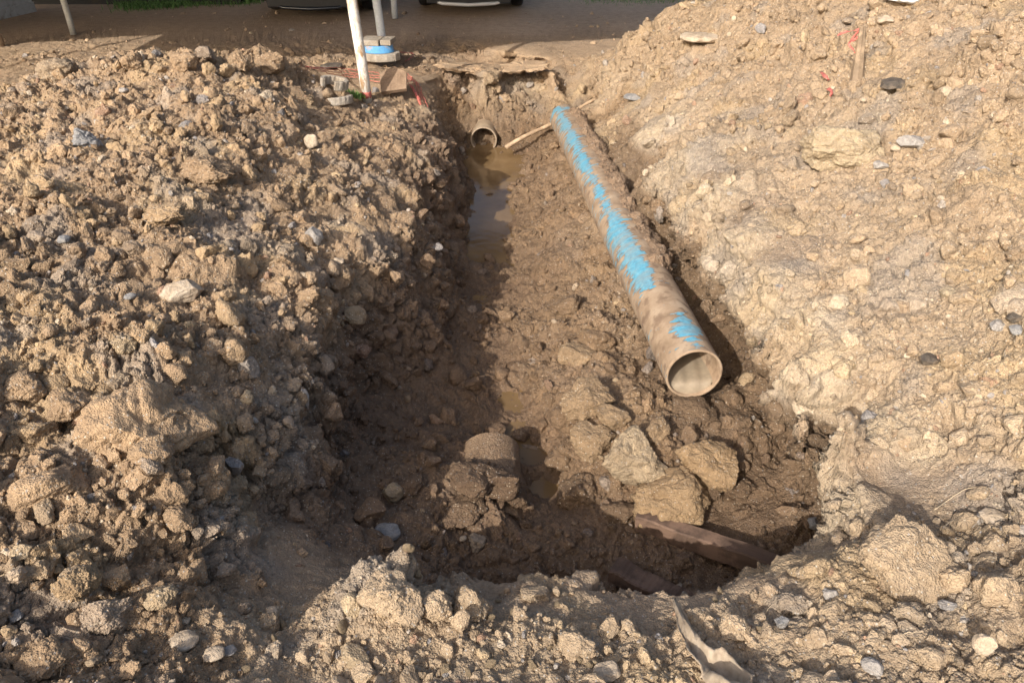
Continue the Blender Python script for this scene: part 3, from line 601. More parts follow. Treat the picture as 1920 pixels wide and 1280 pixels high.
ROCKS = [
 # rubble below the near end of the blue pipe
 ('boulder',1256,922,155,130,M_muddyochre,'large rounded ochre boulder lying at the upper end of the timber beam','boulder','boulder'),
 ('boulder',1322,866,120,120,M_muddyochre,'brown and ochre rock behind and right of the rounded ochre boulder','boulder','boulder'),
 ('boulder',1186,828,130,150,M_ochre,'pale yellow rock with dark mud spots in front of the blue pipe','boulder','boulder'),
 ('boulder',1100,735,105,85,M_muddyochre,'muddy ochre rock left of the near end of the blue pipe','boulder','boulder'),
 ('boulder',1082,655,75,60,M_muddyochre,'small pale rock half sunk in the muddy slope beside the blue pipe','boulder','boulder'),
 ('boulder',1120,625,70,48,M_brown,'flat pale rock just left of the blue pipe in the mud','boulder','boulder'),
 ('boulder',1110,815,85,85,M_muddyochre,'cracked ochre mud block left of the pale spotted rock','boulder','boulder'),
 ('boulder',1085,905,85,85,M_dark,'dark damp clod at the foot of the rubble beside the puddle','clod','boulder'),
 ('boulder',1160,945,70,55,M_dark,'dark damp clod left of the upper end of the timber beam','clod','boulder'),
 ('boulder',1065,560,60,42,M_brown,'brown clod in the middle of the muddy slope','clod','boulder'),
 ('boulder',1300,760,85,60,M_dark,'wet mud lump right under the mouth of the blue pipe','clod','boulder'),
 ('boulder',1150,772,70,52,M_muddyochre,'ochre mud rock between the pale spotted rock and the muddy ochre rock','boulder','boulder'),
 ('boulder',1228,800,60,60,M_muddyochre,'muddy rock touching the right side of the pale spotted rock','boulder','boulder'),
 ('boulder',1060,770,60,70,M_brown,'brown block at the left edge of the rubble below the slope','boulder','boulder'),
 ('boulder',1050,850,60,60,M_brown,'damp brown block standing above the puddle','boulder','boulder'),
 ('boulder',1390,905,60,50,M_brown,'brown lump under the overhang of the right wall','clod','boulder'),
 ('boulder',960,925,60,50,M_dark,'damp clod on the right of the buried pipe end','clod','boulder'),
 ('boulder',935,895,80,70,M_dark,'tan mud lump lying on top of the buried pipe end','clod','boulder'),
 ('boulder',870,950,90,60,M_dark,'broad damp clod in front of the buried pipe end','clod','boulder'),
 ('boulder',770,905,60,50,M_brown,'brown clod at the left of the muddy clods on the buried pipe','clod','boulder'),
 # right bank
 ('boulder',1570,262,140,115,M_ochre,'big pale yellow boulder half buried in the right bank','boulder','boulder'),
 ('stone',1713,263,56,32,M_grey,'light grey rough stone right of the big pale yellow boulder','stone','stone'),
 ('stone',1678,275,18,16,M_pale,'small cream stone touching the light grey rough stone','stone','pebble'),
 ('stone',1653,308,30,20,M_grey,'small grey stone below the big pale yellow boulder','stone','stone'),
 ('stone',1865,214,20,18,M_pale,'round cream stone on the right bank near the photo edge','stone','pebble'),
 ('stone',1618,186,12,10,M_pale,'tiny cream stone below the wooden stake','stone','pebble'),
 ('stone',1315,68,85,22,M_pale,'long whitish rock streak near the top of the right heap','stone','slab'),
 ('stone',1658,35,34,20,M_pale,'whitish grey knobbly stone below the white sack','stone','stone'),
 ('stone',1541,12,22,22,M_tan,'smooth oval tan stone at the top of the right heap','stone','pebble'),
 ('stone',1590,38,24,14,M_tan,'smooth flat tan stone between the oval stone and the stake','stone','pebble'),
 ('stone',1741,670,36,24,M_asph,'shiny black asphalt lump on the right bank','asphalt','stone'),
 ('stone',1480,603,42,18,M_dark,'flat dark mud lump above the pale rock wall','clod','clod'),
 ('stone',1780,548,34,28,M_ochre,'small yellow ochre stone on the right bank','stone','stone'),
 ('stone',1868,606,32,24,M_grey,'grey chip in the cluster of dark gravel at the right edge','stone','stone'),
 ('stone',1897,590,34,24,M_asph,'black chip in the cluster of dark gravel at the right edge','asphalt','stone'),
 ('stone',1905,615,30,22,M_bluegrey,'blue grey chip in the cluster of dark gravel at the right edge','stone','stone'),
 ('stone',1210,322,12,20,M_pale,'small white pointed stone low on the right wall','stone','stone'),
 ('stone',1185,180,32,14,M_bluegrey,'flat grey stone at the top of the right wall near the wooden pole','stone','slab'),
 ('stone',1523,975,22,44,M_bluegrey,'grey slate chip standing in the corner of the pit','stone','slab'),
 ('asphalt_piece',1680,153,76,16,M_asph,'black flat asphalt crust piece below the wooden stake','asphalt','slab'),
 # near edge
 ('soil_block',1692,1035,190,150,M_brown,'big square block of brown earth at the lower right rim','clod','boulder'),
 ('soil_block',735,1092,125,108,M_tan,'big pale tan boulder on the near lip of the pit','boulder','boulder'),
 ('soil_block',815,1118,70,96,M_tan,'upright gravelly lump right of the big tan boulder on the lip','clod','boulder'),
 ('soil_block',885,1115,80,90,M_brown,'brown slumped clod on the near lip of the pit','clod','boulder'),
 ('soil_block',1005,1100,60,38,M_brown,'small brown clod at the middle of the near lip','clod','boulder'),
 ('stone',1083,1196,78,72,M_tan,'rough tan rock among the gravel at the bottom centre','stone','clod'),
 ('stone',1137,1253,54,42,M_pale,'smooth cream coloured stone at the bottom centre of the photo','stone','stone'),
 ('stone',1484,1126,60,54,M_brown,'round brown clod below the lip right of the dry leaf','clod','clod'),
 ('stone',1378,1170,58,60,M_tan,'tan clod right beside the top of the dry leaf','clod','clod'),
 ('stone',1555,1106,28,38,M_grey,'pointed whitish stone left of the big square earth block','stone','stone'),
 ('stone',1634,1243,42,42,M_grey,'speckled grey stone at the lower right of the photo','stone','stone'),
 ('stone',1862,966,52,20,M_pale,'flat elongated pale stone at the right behind the dry twigs','stone','slab'),
 ('stone',1745,1222,46,44,M_tan,'pinkish tan stone at the lower right corner','stone','stone'),
 ('stone',1840,1195,38,62,M_pale,'tall thin yellowish stone at the lower right corner','stone','slab'),
 ('stone',1700,1140,60,48,M_brown,'reddish brown clod under the big square earth block','clod','clod'),
 ('soil_block',1790,1070,60,90,M_tan,'upright tan clod right of the big square earth block','clod','boulder'),
 ('soil_block',1870,1080,90,120,M_tan,'large tan clod at the right edge of the photo','clod','boulder'),
 ('stone',1465,1160,26,40,M_bluegrey,'bluish grey stone under the round brown clod','stone','stone'),
 ('stone',1500,970,1,1,M_grey,None,None,'stone'),
 # left slope inside the pit
 ('stone',727,993,50,24,M_bluegrey,'smooth flat blue grey stone on the shaded slope','stone','pebble'),
 ('stone',697,952,60,54,M_tan,'tan angular clod above the flat blue grey stone','clod','stone'),
 ('stone',738,915,42,54,M_ochre,'upright ochre clod on the rubble left of the buried pipe','clod','stone'),
 ('stone',887,1010,22,20,M_grey,'small grey stone in the dark floor of the pit','stone','stone'),
 ('stone',868,1007,14,14,M_pale,'tiny pale stone beside the small grey stone in the pit','stone','pebble'),
 ('stone',612,860,48,46,M_brown,'rounded brown clod at the foot of the left wall','clod','clod'),
 ('stone',617,745,34,42,M_brown,'blocky brown stone in the dark left wall','stone','stone'),
 ('stone',573,740,20,62,M_grey,'sharp pale grey chip sticking out of the left wall','stone','slab'),
 ('stone',840,975,44,34,M_brown,'brown clod on the dark rubble in front of the buried pipe','clod','clod'),
 ('soil_block',900,890,120,80,M_dark,'muddy clods heaped against the buried pipe','clod','boulder'),
 ('stone',505,885,80,45,M_dark,'dark crust of earth hanging from the left wall','clod','boulder'),
 # left heap
 ('stone',337,537,82,46,M_pale,'flat pale rectangular stone lying on the left heap','stone','slab'),
 ('stone',233,640,56,52,M_ochre,'pale yellow lumpy stone above the big cracked clod','stone','clod'),
 ('soil_block',290,752,225,205,M_tan,'very big smooth tan clod with cracks on the left heap','clod','boulder'),
 ('soil_block',42,712,100,80,M_brown,'large rounded clod at the left edge of the photo','clod','boulder'),
 ('soil_block',130,745,90,80,M_brown,'large brown clod between the left edge and the big cracked clod','clod','boulder'),
 ('soil_block',90,885,150,120,M_tan,'big tan clod below the left edge clods','clod','boulder'),
 ('soil_block',395,905,70,60,M_tan,'tan clod below the big cracked clod','clod','boulder'),
 ('soil_block',285,835,80,60,M_brown,'brown clod under the big cracked clod','clod','boulder'),
 ('stone',160,256,56,52,M_bluegrey,'dark grey clod on the far part of the left heap','stone','clod'),
 ('stone',390,310,110,60,M_brown,'wide brown clod in the upper middle of the left heap','clod','clod'),
 ('stone',310,395,85,46,M_tan,'wide tan clod above the pale rectangular stone','clod','clod'),
 ('stone',175,415,28,22,M_tan,'pinkish stone on the left heap','stone','stone'),
 ('stone',120,447,24,20,M_bluegrey,'small blue grey stone on the left heap','stone','stone'),
 ('stone',245,553,20,16,M_bluegrey,'small blue grey stone left of the pale rectangular stone','stone','pebble'),
 ('stone',590,437,34,60,M_grey,'greyish wedge stone embedded in the left bank','stone','slab'),
 ('stone',636,488,20,24,M_pale,'pale pointed stone embedded in the left bank','stone','stone'),
 ('stone',585,262,28,40,M_pale,'white and rusty stone near the far end of the left heap','stone','slab'),
 ('stone',232,168,18,12,M_grey,'small blue white stone near the top of the left heap','stone','pebble'),
 ('stone',222,1075,55,62,M_tan,'smooth tan stone in the lower left of the photo','stone','stone'),
 ('stone',40,1030,38,32,M_ochre,'yellowish stone at the lower left edge','stone','stone'),
 ('stone',305,1110,60,56,M_ochre,'ochre clod in the lower left crumbs','clod','clod'),
 ('stone',195,1135,95,80,M_tan,'big round tan clod in the lower left','clod','clod'),
 ('stone',85,1225,110,80,M_brown,'big brown clod in the bottom left corner','clod','clod'),
 ('stone',150,1080,80,90,M_brown,'brown crumbly clod left of the smooth tan stone','clod','clod'),
 ('stone',345,1196,56,24,M_pale,'long pale stone at the bottom left','stone','pebble'),
 ('stone',402,1222,40,20,M_pale,'flat cream pebble at the bottom left','stone','pebble'),
 ('stone',430,1215,28,18,M_grey,'grey pebble right of the flat cream pebble','stone','pebble'),
 ('stone',510,1142,24,14,M_pale,'pale pebble at the edge of the shaded slope','stone','pebble'),
 ('stone',30,1150,30,26,M_bluegrey,'blue grey stone in the bottom left shadows','stone','stone'),
 ('stone',665,1225,60,40,M_ochre,'wide ochre stone in the gravel left of centre','stone','slab'),
 ('stone',335,960,70,70,M_brown,'brown clod on the slope above the shaded hollow','clod','clod'),
 ('stone',60,800,80,60,M_tan,'tan clod at the left edge below the large rounded clod','clod','clod'),
 # crest of the left heap
 ('stone',508,112,58,52,M_tan,'tall clod on the crest near the right end of the left heap','clod','clod'),
 ('stone',450,112,52,44,M_tan,'crest clod just left of the tall clod on the left heap','clod','clod'),
 ('stone',384,96,36,34,M_brown,'small upright clod at the middle of the left heap crest','clod','clod'),
 ('stone',345,112,56,44,M_tan,'wide clod at the middle of the left heap crest','clod','clod'),
 ('stone',246,112,44,46,M_tan,'crest clod standing alone against the sunlit road patch','clod','clod'),
 ('stone',110,125,80,60,M_brown,'broad stony clod at the left end of the crest','clod','clod'),
]
for nm, px, py, wp, hp, mt, lb, ct, kd in ROCKS:
    if lb is None: continue
    rock(nm, px, py, wp, hp, mt, lb, ct, kd, n=6 if max(wp, hp) > 80 else (5 if max(wp, hp) > 40 else 4), sink=.18 if wp == 190 else .28 if wp in (155, 120) else (.42 if nm == 'soil_block' or 960 < px < 1420 and 540 < py < 960 else .34))

# -- loose clods and stones that nothing tells apart: individuals, by heap
LOOSE = []
def scatter_individuals():
    r = np.random.default_rng(23)
    zones = [('left heap', lambda q: q[0] < -1.0 and q[1] > 2.0 and q[1] < 7.6, 78, M_tan, M_brown, (.028, .075), 'soil_clod', 'clod', 'brown soil clod lying loose on the left heap', 'loose soil clods on the left heap'),
             ('right heap', lambda q: q[0] > 1.5 and q[1] > 2.0 and q[1] < 8.4, 60, M_tan, M_tan, (.022, .060), 'soil_clod', 'clod', 'tan soil clod lying loose on the right heap', 'loose soil clods on the right heap'),
             ('near rim', lambda q: q[1] < 1.75 and q[2] > .05 and -.75 < q[0] < .9, 48, M_tan, M_ochre, (.012, .026), 'rim_stone', 'stone', 'thumb sized tan stone in the gravel on the near rim', 'stones in the gravel on the near rim'),
             ('near left', lambda q: q[1] < 2.0 and q[2] > .1 and q[0] < -.75, 30, M_tan, M_brown, (.018, .045), 'soil_clod', 'clod', 'crumbly clod in the lower left corner heap', 'crumbly clods in the lower left corner'),
             ('near right', lambda q: q[1] < 2.1 and q[2] > .1 and q[0] > .8, 28, M_tan, M_brown, (.016, .038), 'soil_clod', 'clod', 'crumbly clod in the lower right corner below the pit', 'crumbly clods in the lower right corner'),
             ('pit', lambda q: q[2] < -.2 and q[1] < 7.5, 30, M_dark, M_dark, (.025, .05), 'mud_lump', 'clod', 'dark damp mud lump on the floor or slope of the pit', 'damp mud lumps in the pit')]
    cand = front[front >= 0]; cand = cand[r.permutation(len(cand))]
    for zn, test, cnt, ma, mb, (r0, r1), nm, cat, lab, grp in zones:
        me = [rock_shape(4, 900+i, 'clod' if cat == 'clod' else ('stone' if i % 2 else 'pebble')) for i in range(5)]
        cache = {}; done = 0; spots = []
        for i in cand:
            q = P_SURF[i]
            if done >= cnt: break
            if not test(q) or (zn == 'pit' and q[2] < WZ+.03 ): continue
            rad = r0+(r1-r0)*r.random()**2.2
            if any((q[0]-s[0])**2+(q[1]-s[1])**2 < (rad+s[2])**2*1.3 for s in spots): continue
            spots.append((q[0], q[1], rad))
            k = int(r.integers(0, 5)); mt = ma if r.random() < .6 else mb
            p = Vector([float(v) for v in q])+Vector([float(v) for v in N_SURF[i]])*rad*.35
            rt = tuple(r.uniform(0, 2*PI, 3)); key = (k, mt.name)
            if key not in cache:
                o = mesh_obj(nm, me[k][0], me[k][1], mt if mt is M_ochre else M_soil); cache[key] = o
                if mt is not M_ochre: soilize(o, TINT[i]*(1.12 if mt is M_tan else .95), .5 if mt is M_dark else 0.0)
            else: o = cache[key].copy(); C.objects.link(o)
            o.location = p; o.rotation_euler = rt; o.scale = (rad,)*3
            tag(o, lab, cat, grp); done += 1; LOOSE.append((o, lab, p))
scatter_individuals()
import re
def label_loose():
    cut = r' (?:lying|on|in|at|half|near|below|above|beside|under|with|just|right|left|behind|between|sticking|standing|touching|hanging|embedded|among|from|the|against|sunk|of)\b'
    sh = {}
    for q in ROCKS:
        if q[6]: sh.setdefault(re.split(cut, q[6])[0], []).append((q[1], q[2]))
    anchors = [(k, v[0]) for k, v in sh.items() if len(v) == 1 and len(k.split()) >= 2]
    by = {}
    for o, lab, p in LOOSE:
        t_ = p.y*CP-(p.z-H)*SP; px = 960+FOC*p.x/t_; py = 640-FOC*(p.y*SP+(p.z-H)*CP)/t_
        k, (ax, ay) = min(anchors, key=lambda a_: (a_[1][0]-px)**2+(a_[1][1]-py)**2)
        dx, dy = px-ax, py-ay; h_ = 'left' if dx < 0 else 'right'; v_ = 'above' if dy < 0 else 'below'
        if abs(dx) > 2.4*abs(dy): d_ = h_+' of'
        elif abs(dy) > 2.4*abs(dx): d_ = v_
        else: d_ = v_+' and '+h_+' of'
        by.setdefault((k, d_), []).append((math.hypot(dx, dy), o, lab))
    order = ['nearest', 'second nearest', 'third nearest', 'fourth nearest', 'fifth nearest', 'sixth nearest', 'seventh nearest', 'eighth nearest', 'ninth nearest', 'tenth nearest', 'eleventh nearest', 'twelfth nearest']
    for (k, d_), L in by.items():
        for i, (_, o, lab) in enumerate(sorted(L, key=lambda a_: a_[0])):
            kind = ('pale ' if 'ochre' in o.data.materials[0].name else '')+('stone' if 'stone' in lab else ('mud lump' if 'mud' in lab else 'soil clod'))
            o['label'] = '%s loose %s %s the %s' % (order[min(i, 11)], kind, d_, k)
label_loose()

# ---------------------------------------------------------------- pipes
def flat_mat(name, col, rough=.6, var=.25):
    m, t, p = new_mat(name); co = N(t, 'ShaderNodeTexCoord').outputs['Object']
    n = noise(t, co, 30, 4, .6)
    c = ramp(t, n, [(.3, tuple(v*(1-var) for v in col)), (.7, tuple(min(1, v*(1+var)) for v in col))])
    t.links.new(c, p.inputs['Base Color']); p.inputs['Roughness'].default_value = rough; return m
flat_mat_ = flat_mat
def pipe_frame(a, b):
    zz = (b-a).normalized(); xx = zz.cross(Vector((0, 0, 1))).normalized(); yy = xx.cross(zz)
    if xx.x < 0: xx = -xx
    yy = zz.cross(xx)
    if yy.z < 0: xx = -xx; yy = zz.cross(xx)
    m = Matrix((xx, yy, zz)).transposed().to_4x4(); m.translation = a; return m
def tube(r, wall, L, seg=96, ns=140):
    """pipe along z from 0 to L with an open bore"""
    V, F = [], []
    prof = [(r-wall, 0.004), (r-wall+.003, 0), (r-.003, 0), (r, .004)]+[(r, L*(i/ns)) for i in range(1, ns)]+[(r, L-.004), (r-.003, L), (r-wall+.003, L), (r-wall, L-.004)]+[(r-wall, L*(1-i/40)) for i in range(1, 40)]
    for rr, zz in prof:
        for k in range(seg):
            a = 2*PI*k/seg; V.append((rr*math.cos(a), rr*math.sin(a), zz))
    n = len(prof)
    for i in range(n):
        j = (i+1) % n
        for k in range(seg):
            F.append((i*seg+k, i*seg+(k+1) % seg, j*seg+(k+1) % seg, j*seg+k))
    return np.array(V, np.float32), np.array(F, np.int32)[:, ::-1]

def mud_mat(name='pipe_mud'):
    m, t, p = new_mat(name)
    co = N(t, 'ShaderNodeTexCoord').outputs['Object']
    n = noise(t, co, 12, 6, .65)
    c = ramp(t, n, [(.3, (.13, .082, .05)), (.52, (.24, .165, .105)), (.75, (.36, .265, .18))])
    t.links.new(c, p.inputs['Base Color']); p.inputs['Roughness'].default_value = .8
    t.links.new(bump(t, noise(t, co, 90, 5, .7), .01, 1.0), p.inputs['Normal']); return m
M_mud = mud_mat()
def painted_pipe_mat():
    m, t, p = new_mat('muddy_blue_pipe')
    co = N(t, 'ShaderNodeTexCoord').outputs['Object']
    bias = N(t, 'ShaderNodeAttribute', attribute_name='bias').outputs['Fac']
    mp = N(t, 'ShaderNodeMapping'); t.links.new(co, mp.inputs[0]); mp.inputs['Scale'].default_value = (6.5, 6.5, 8); mp.inputs['Rotation'].default_value = (0, R(24), 0)
    n1 = noise(t, mp.outputs[0], 1.0, 7, .72, .35)
    mp2 = N(t, 'ShaderNodeMapping'); t.links.new(co, mp2.inputs[0]); mp2.inputs['Scale'].default_value = (7, 7, 38); mp2.inputs['Rotation'].default_value = (0, R(30), 0)
    n2 = noise(t, mp2.outputs[0], 1.0, 4, .6, .2)
    v = math_(t, 'ADD', math_(t, 'MULTIPLY_ADD', n1, 1.7, -.85), math_(t, 'MULTIPLY_ADD', n2, 1.9, -.95))
    v = math_(t, 'ADD', v, bias)
    f = ramp(t, v, [(.0, (0, 0, 0)), (.05, (1, 1, 1))])
    nm = noise(t, co, 7, 6, .6); n9 = noise(t, co, 45, 4, .6)
    mud = ramp(t, nm, [(.3, (.18, .12, .072)), (.5, (.29, .205, .132)), (.72, (.38, .29, .20))])
    dark = ramp(t, noise(t, co, 16, 3, .5), [(.52, (0, 0, 0)), (.68, (1, 1, 1))])
    mud = mixc(t, math_(t, 'MULTIPLY', dark, .8), mud, (.15, .095, .06))
    blue = ramp(t, n9, [(.3, (.06, .22, .32)), (.55, (.095, .32, .44)), (.75, (.22, .40, .46))])
    blue = mixc(t, ramp(t, noise(t, mp2.outputs[0], .6, 5, .7), [(.42, (0, 0, 0)), (.7, (.75, .75, .75))]), blue, (.30, .24, .17))
    c = mixc(t, f, mud, blue); t.links.new(c, p.inputs['Base Color'])
    t.links.new(math_(t, 'MULTIPLY_ADD', f, -.5, .85), p.inputs['Roughness'])
    h = math_(t, 'ADD', math_(t, 'MULTIPLY', f, -1.0), math_(t, 'MULTIPLY', n9, .5))
    t.links.new(bump(t, h, .004, .9), p.inputs['Normal']); return m
M_bluepipe = painted_pipe_mat()
def plain_pipe_mat():
    m, t, p = new_mat('mud_coated_pipe')
    co = N(t, 'ShaderNodeTexCoord').outputs['Object']
    c = ramp(t, noise(t, co, 7, 6, .6), [(.3, (.20, .14, .09)), (.55, (.33, .25, .17)), (.75, (.42, .33, .23))])
    t.links.new(c, p.inputs['Base Color']); p.inputs['Roughness'].default_value = .55
    t.links.new(bump(t, noise(t, co, 40, 4, .6), .004, .8), p.inputs['Normal']); return m
M_mudpipe = plain_pipe_mat()

def crust(parent, r, z0, z1, a0, a1, thick, thr, seed, mat, name='mud_crust'):
    """mud lying on a pipe: a shell between two angles, thinning out to nothing at its edge"""
    na, nz = 70, int((z1-z0)/.012)+2
    A_, Z_ = np.meshgrid(np.linspace(a0, a1, na), np.linspace(z0, z1, nz))
    base = np.stack([r*np.cos(A_), r*np.sin(A_), Z_], 2).reshape(-1, 3)
    e = np.minimum(np.minimum((A_-a0), (a1-A_))/(.28*(a1-a0)), np.minimum(Z_-z0, z1-Z_)/.25).clip(0, 1).ravel()
    h = (fbm(base, 5, 3, .55, seed)+.9*e-thr)*thick*1.3+fbm(base, 24, 3, .6, seed+5, billow=True)*thick*.4+fbm(base, 60, 2, .6, seed+5)*thick*.12
    h = np.maximum(h, -.012); rr = r+h
    V = np.stack([rr*np.cos(A_.ravel()), rr*np.sin(A_.ravel()), Z_.ravel()], 1)
    q = (np.arange(nz-1)[:, None]*na+np.arange(na-1)[None]).ravel()
    return mesh_obj(name, V, np.stack([q, q+1, q+na+1, q+na], 1)[:, ::-1], mat, parent)

def pipe(name, a, b, r, wall, mat, label, cat='pipe', blue=False):
    L = (b-a).length; e = empty(name); e.matrix_world = pipe_frame(a, b); tag(e, label, cat)
    V, F = tube(r, wall, L, ns=260 if blue else 60)
    # a slightly wavy, out of round body
    o = mesh_obj('barrel', V, F, mat, e)
    if blue:
        X, Y, Z = -V[:, 0]/r, V[:, 1]/r, V[:, 2]
        g = .25-1.35*np.abs(X+.55)-1.2*sstep(-.05, -.5, Y)-1.1*sstep(.95, .55, Z)+.36*sstep(.55, .8, Z)*sstep(2.0, 1.6, Z)+.14*sstep(2.7, 3.1, Z)
        g = np.maximum(g, .75-4.2*np.abs(Z-.24)-1.1*np.abs(X-.05))
        g = np.maximum(g, .40-4*np.abs(Z-.80)-1.8*np.abs(X+.40))
        g = np.maximum(g, .30*sstep(L-.6, L-.1, Z)-.9*sstep(.2, .8, X)-.3)
        g = np.where(np.hypot(X, Y) < .97, -.62, g)
        at_ = o.data.attributes.new('bias', 'FLOAT', 'POINT'); at_.data.foreach_set('value', g.astype(np.float32))
    return e
PR = .152
bp = pipe('water_pipe', at(1302, 702, t=3.9), at(1057, 222, t=8.15), PR, .014, M_bluepipe, 'long bright blue pipe smeared with brown mud lying in the open trench', blue=True)
cr = crust(bp, PR, 1.0, 4.9, R(90), R(200), .062, .32, 3, M_soil); soilize(cr, np.array([.215, .145, .092]), .2)
crust(bp, PR, .30, 1.3, R(110), R(180), .012, .75, 8, M_mud)
# mud puddled in the mouth
def bore_mud(parent, r, z0, z1, depth, seed):
    V, F = [], []; nx, nz = 24, 16
    for j in range(nz):
        z = z0+(z1-z0)*j/(nz-1); y0 = -r+depth*(.8+.2*math.sin(j*.5+seed))*(.3+.7*min(j, 5)/5)
        hw = math.sqrt(max(r*r-y0*y0, 1e-5))
        for i in range(nx):
            x = -hw+2*hw*i/(nx-1); V.append((x, y0+.002*math.sin(i*1.3+j*.7), z))
    for j in range(nz-1):
        for i in range(nx-1): F.append((j*nx+i, j*nx+i+1, (j+1)*nx+i+1, (j+1)*nx+i))
    return mesh_obj('mud_layer', V, F, M_mud, parent)
M_lit_bore = flat_mat_('lit_bore_tone', (.27, .215, .15), .75, .12)  # pale bed added in the bore, stands in for its sunlit wall
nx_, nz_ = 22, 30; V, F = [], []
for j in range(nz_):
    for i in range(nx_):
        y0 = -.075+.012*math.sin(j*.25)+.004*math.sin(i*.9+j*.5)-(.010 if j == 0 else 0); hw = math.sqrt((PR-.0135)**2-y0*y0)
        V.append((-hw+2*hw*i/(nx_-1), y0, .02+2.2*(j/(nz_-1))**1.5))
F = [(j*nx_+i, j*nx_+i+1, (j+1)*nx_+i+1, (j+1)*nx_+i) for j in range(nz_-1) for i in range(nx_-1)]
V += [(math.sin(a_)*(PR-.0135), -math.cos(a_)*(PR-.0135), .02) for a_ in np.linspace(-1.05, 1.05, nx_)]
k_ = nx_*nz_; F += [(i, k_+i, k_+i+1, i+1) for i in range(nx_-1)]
mesh_obj('lit_bore_bed', V, F, M_lit_bore, bp)
m1 = at(907, 263, t=8.3)
fp = pipe('buried_pipe', m1, m1+Vector((.10, 2.2, .03)), .148, .016, M_mudpipe, 'mud brown pipe with a dark open mouth in the back wall above the water')
crust(fp, .148, .22, 1.5, R(20), R(165), .03, .35, 15, M_mud)
bore_mud(fp, .131, .02, 1.5, .045, 4)
n1_ = Vector((-.115, 3.0, -.535))
np_ = pipe('buried_pipe', n1_, n1_+Vector((.02, -.48, -.08)), .155, .016, M_soil, 'rounded end of a mud covered pipe half buried in the near floor of the pit')
soilize(np_.children[0], np.array([.21, .14, .085]), .4)
nc_ = crust(np_, .155, .02, .46, R(15), R(165), .030, .60, 25, M_soil); soilize(nc_, np.array([.20, .132, .08]), .3)

# ---------------------------------------------------------------- timbers, pole, stake
def wood_mat(name, a, b, rough=.75, sc=1.0):
    m, t, p = new_mat(name)
    co = N(t, 'ShaderNodeTexCoord').outputs['Object']
    mp = N(t, 'ShaderNodeMapping'); t.links.new(co, mp.inputs[0]); mp.inputs['Scale'].default_value = (1.2*sc, 26*sc, 26*sc)
    n = noise(t, mp.outputs[0], 1.5, 6, .6, .3); n2 = noise(t, co, 9, 5, .6)
    c = mixc(t, n, a, b); c = mixc(t, ramp(t, n2, [(.5, (0, 0, 0)), (.62, (.7, .7, .7))]), c, tuple(1.6*v for v in b))
    t.links.new(c, p.inputs['Base Color']); p.inputs['Roughness'].default_value = rough
    t.links.new(bump(t, math_(t, 'ADD', n, n2), .006, .8), p.inputs['Normal']); return m
M_timber = wood_mat('wet_timber', (.055, .032, .020), (.115, .070, .046), .85)
M_stick = wood_mat('pale_stick', (.30, .20, .12), (.42, .30, .19))
M_stake = wood_mat('weathered_stake', (.13, .09, .055), (.25, .18, .115))
def beam(a, b, wd, ht, mat, name, label, cat, seed):
    L = (b-a).length; r = np.random.default_rng(seed); n = 40; V = []
    prof = [(-.5, -.5), (-.5, .42), (-.43, .5), (.43, .5), (.5, .42), (.5, -.5)]
    for i in range(n):
        for (py_, pz) in prof:
            V.append((L*i/(n-1), py_*wd+r.normal()*.0012+.003*math.sin(i*.5), pz*ht+r.normal()*.0012+.004*math.sin(i*.33)))
    k = len(prof); F = [(i*k+j, (i+1)*k+j, (i+1)*k+(j+1) % k, i*k+(j+1) % k) for i in range(n-1) for j in range(k)]
    F += [tuple(range(k)), tuple((n-1)*k+j for j in range(k))[::-1]]
    o = mesh_obj(name, V, [tuple(f) for f in F], mat, smooth=False)
    xx = (b-a).normalized(); yy = Vector((0, 0, 1)).cross(xx).normalized(); zz = xx.cross(yy)
    m = Matrix((xx, yy, zz)).transposed().to_4x4(); m.translation = a; o.matrix_world = m
    return tag(o, label, cat)
a, b = at(1196, 972, -.46), at(1470, 1068, -.42)
beam(a, b+(b-a)*.12, .075, .095, M_timber, 'timber_beam', 'long dark square timber running from the ochre boulder to the right rim', 'timber', 1)
a, b = at(1150, 1066, -.47), at(1300, 1140, -.47)
beam(a, b+(b-a)*.2, .10, .07, M_timber, 'timber_beam', 'short dark timber poking out from under the near lip of the pit', 'timber', 2)
a, b = at(948, 277, t=8.0), at(1118, 187, t=8.5)
V, F = tube_path([a.lerp(b, i/24)+Vector((0, .0, .012*math.sin(i*.35))) for i in range(25)], [.024-.006*i/24 for i in range(25)], 10, .05, 2)
tag(mesh_obj('wooden_pole', V, F, M_stick), 'thin pale wooden pole leaning across the back of the trench', 'pole')
p, _ = hit(1606, 158); q = at(1618, 50, t=(p.y*CP-(p.z-H)*SP)-.10)
V, F = tube_path([p+(p-q)*.3, p, p.lerp(q, .5), q], [.044, .042, .034, .022], 7, .12, 5)
stake = tag(mesh_obj('wooden_stake', V, F, M_stake, smooth=False), 'weathered wooden stake standing on the right heap', 'stake')

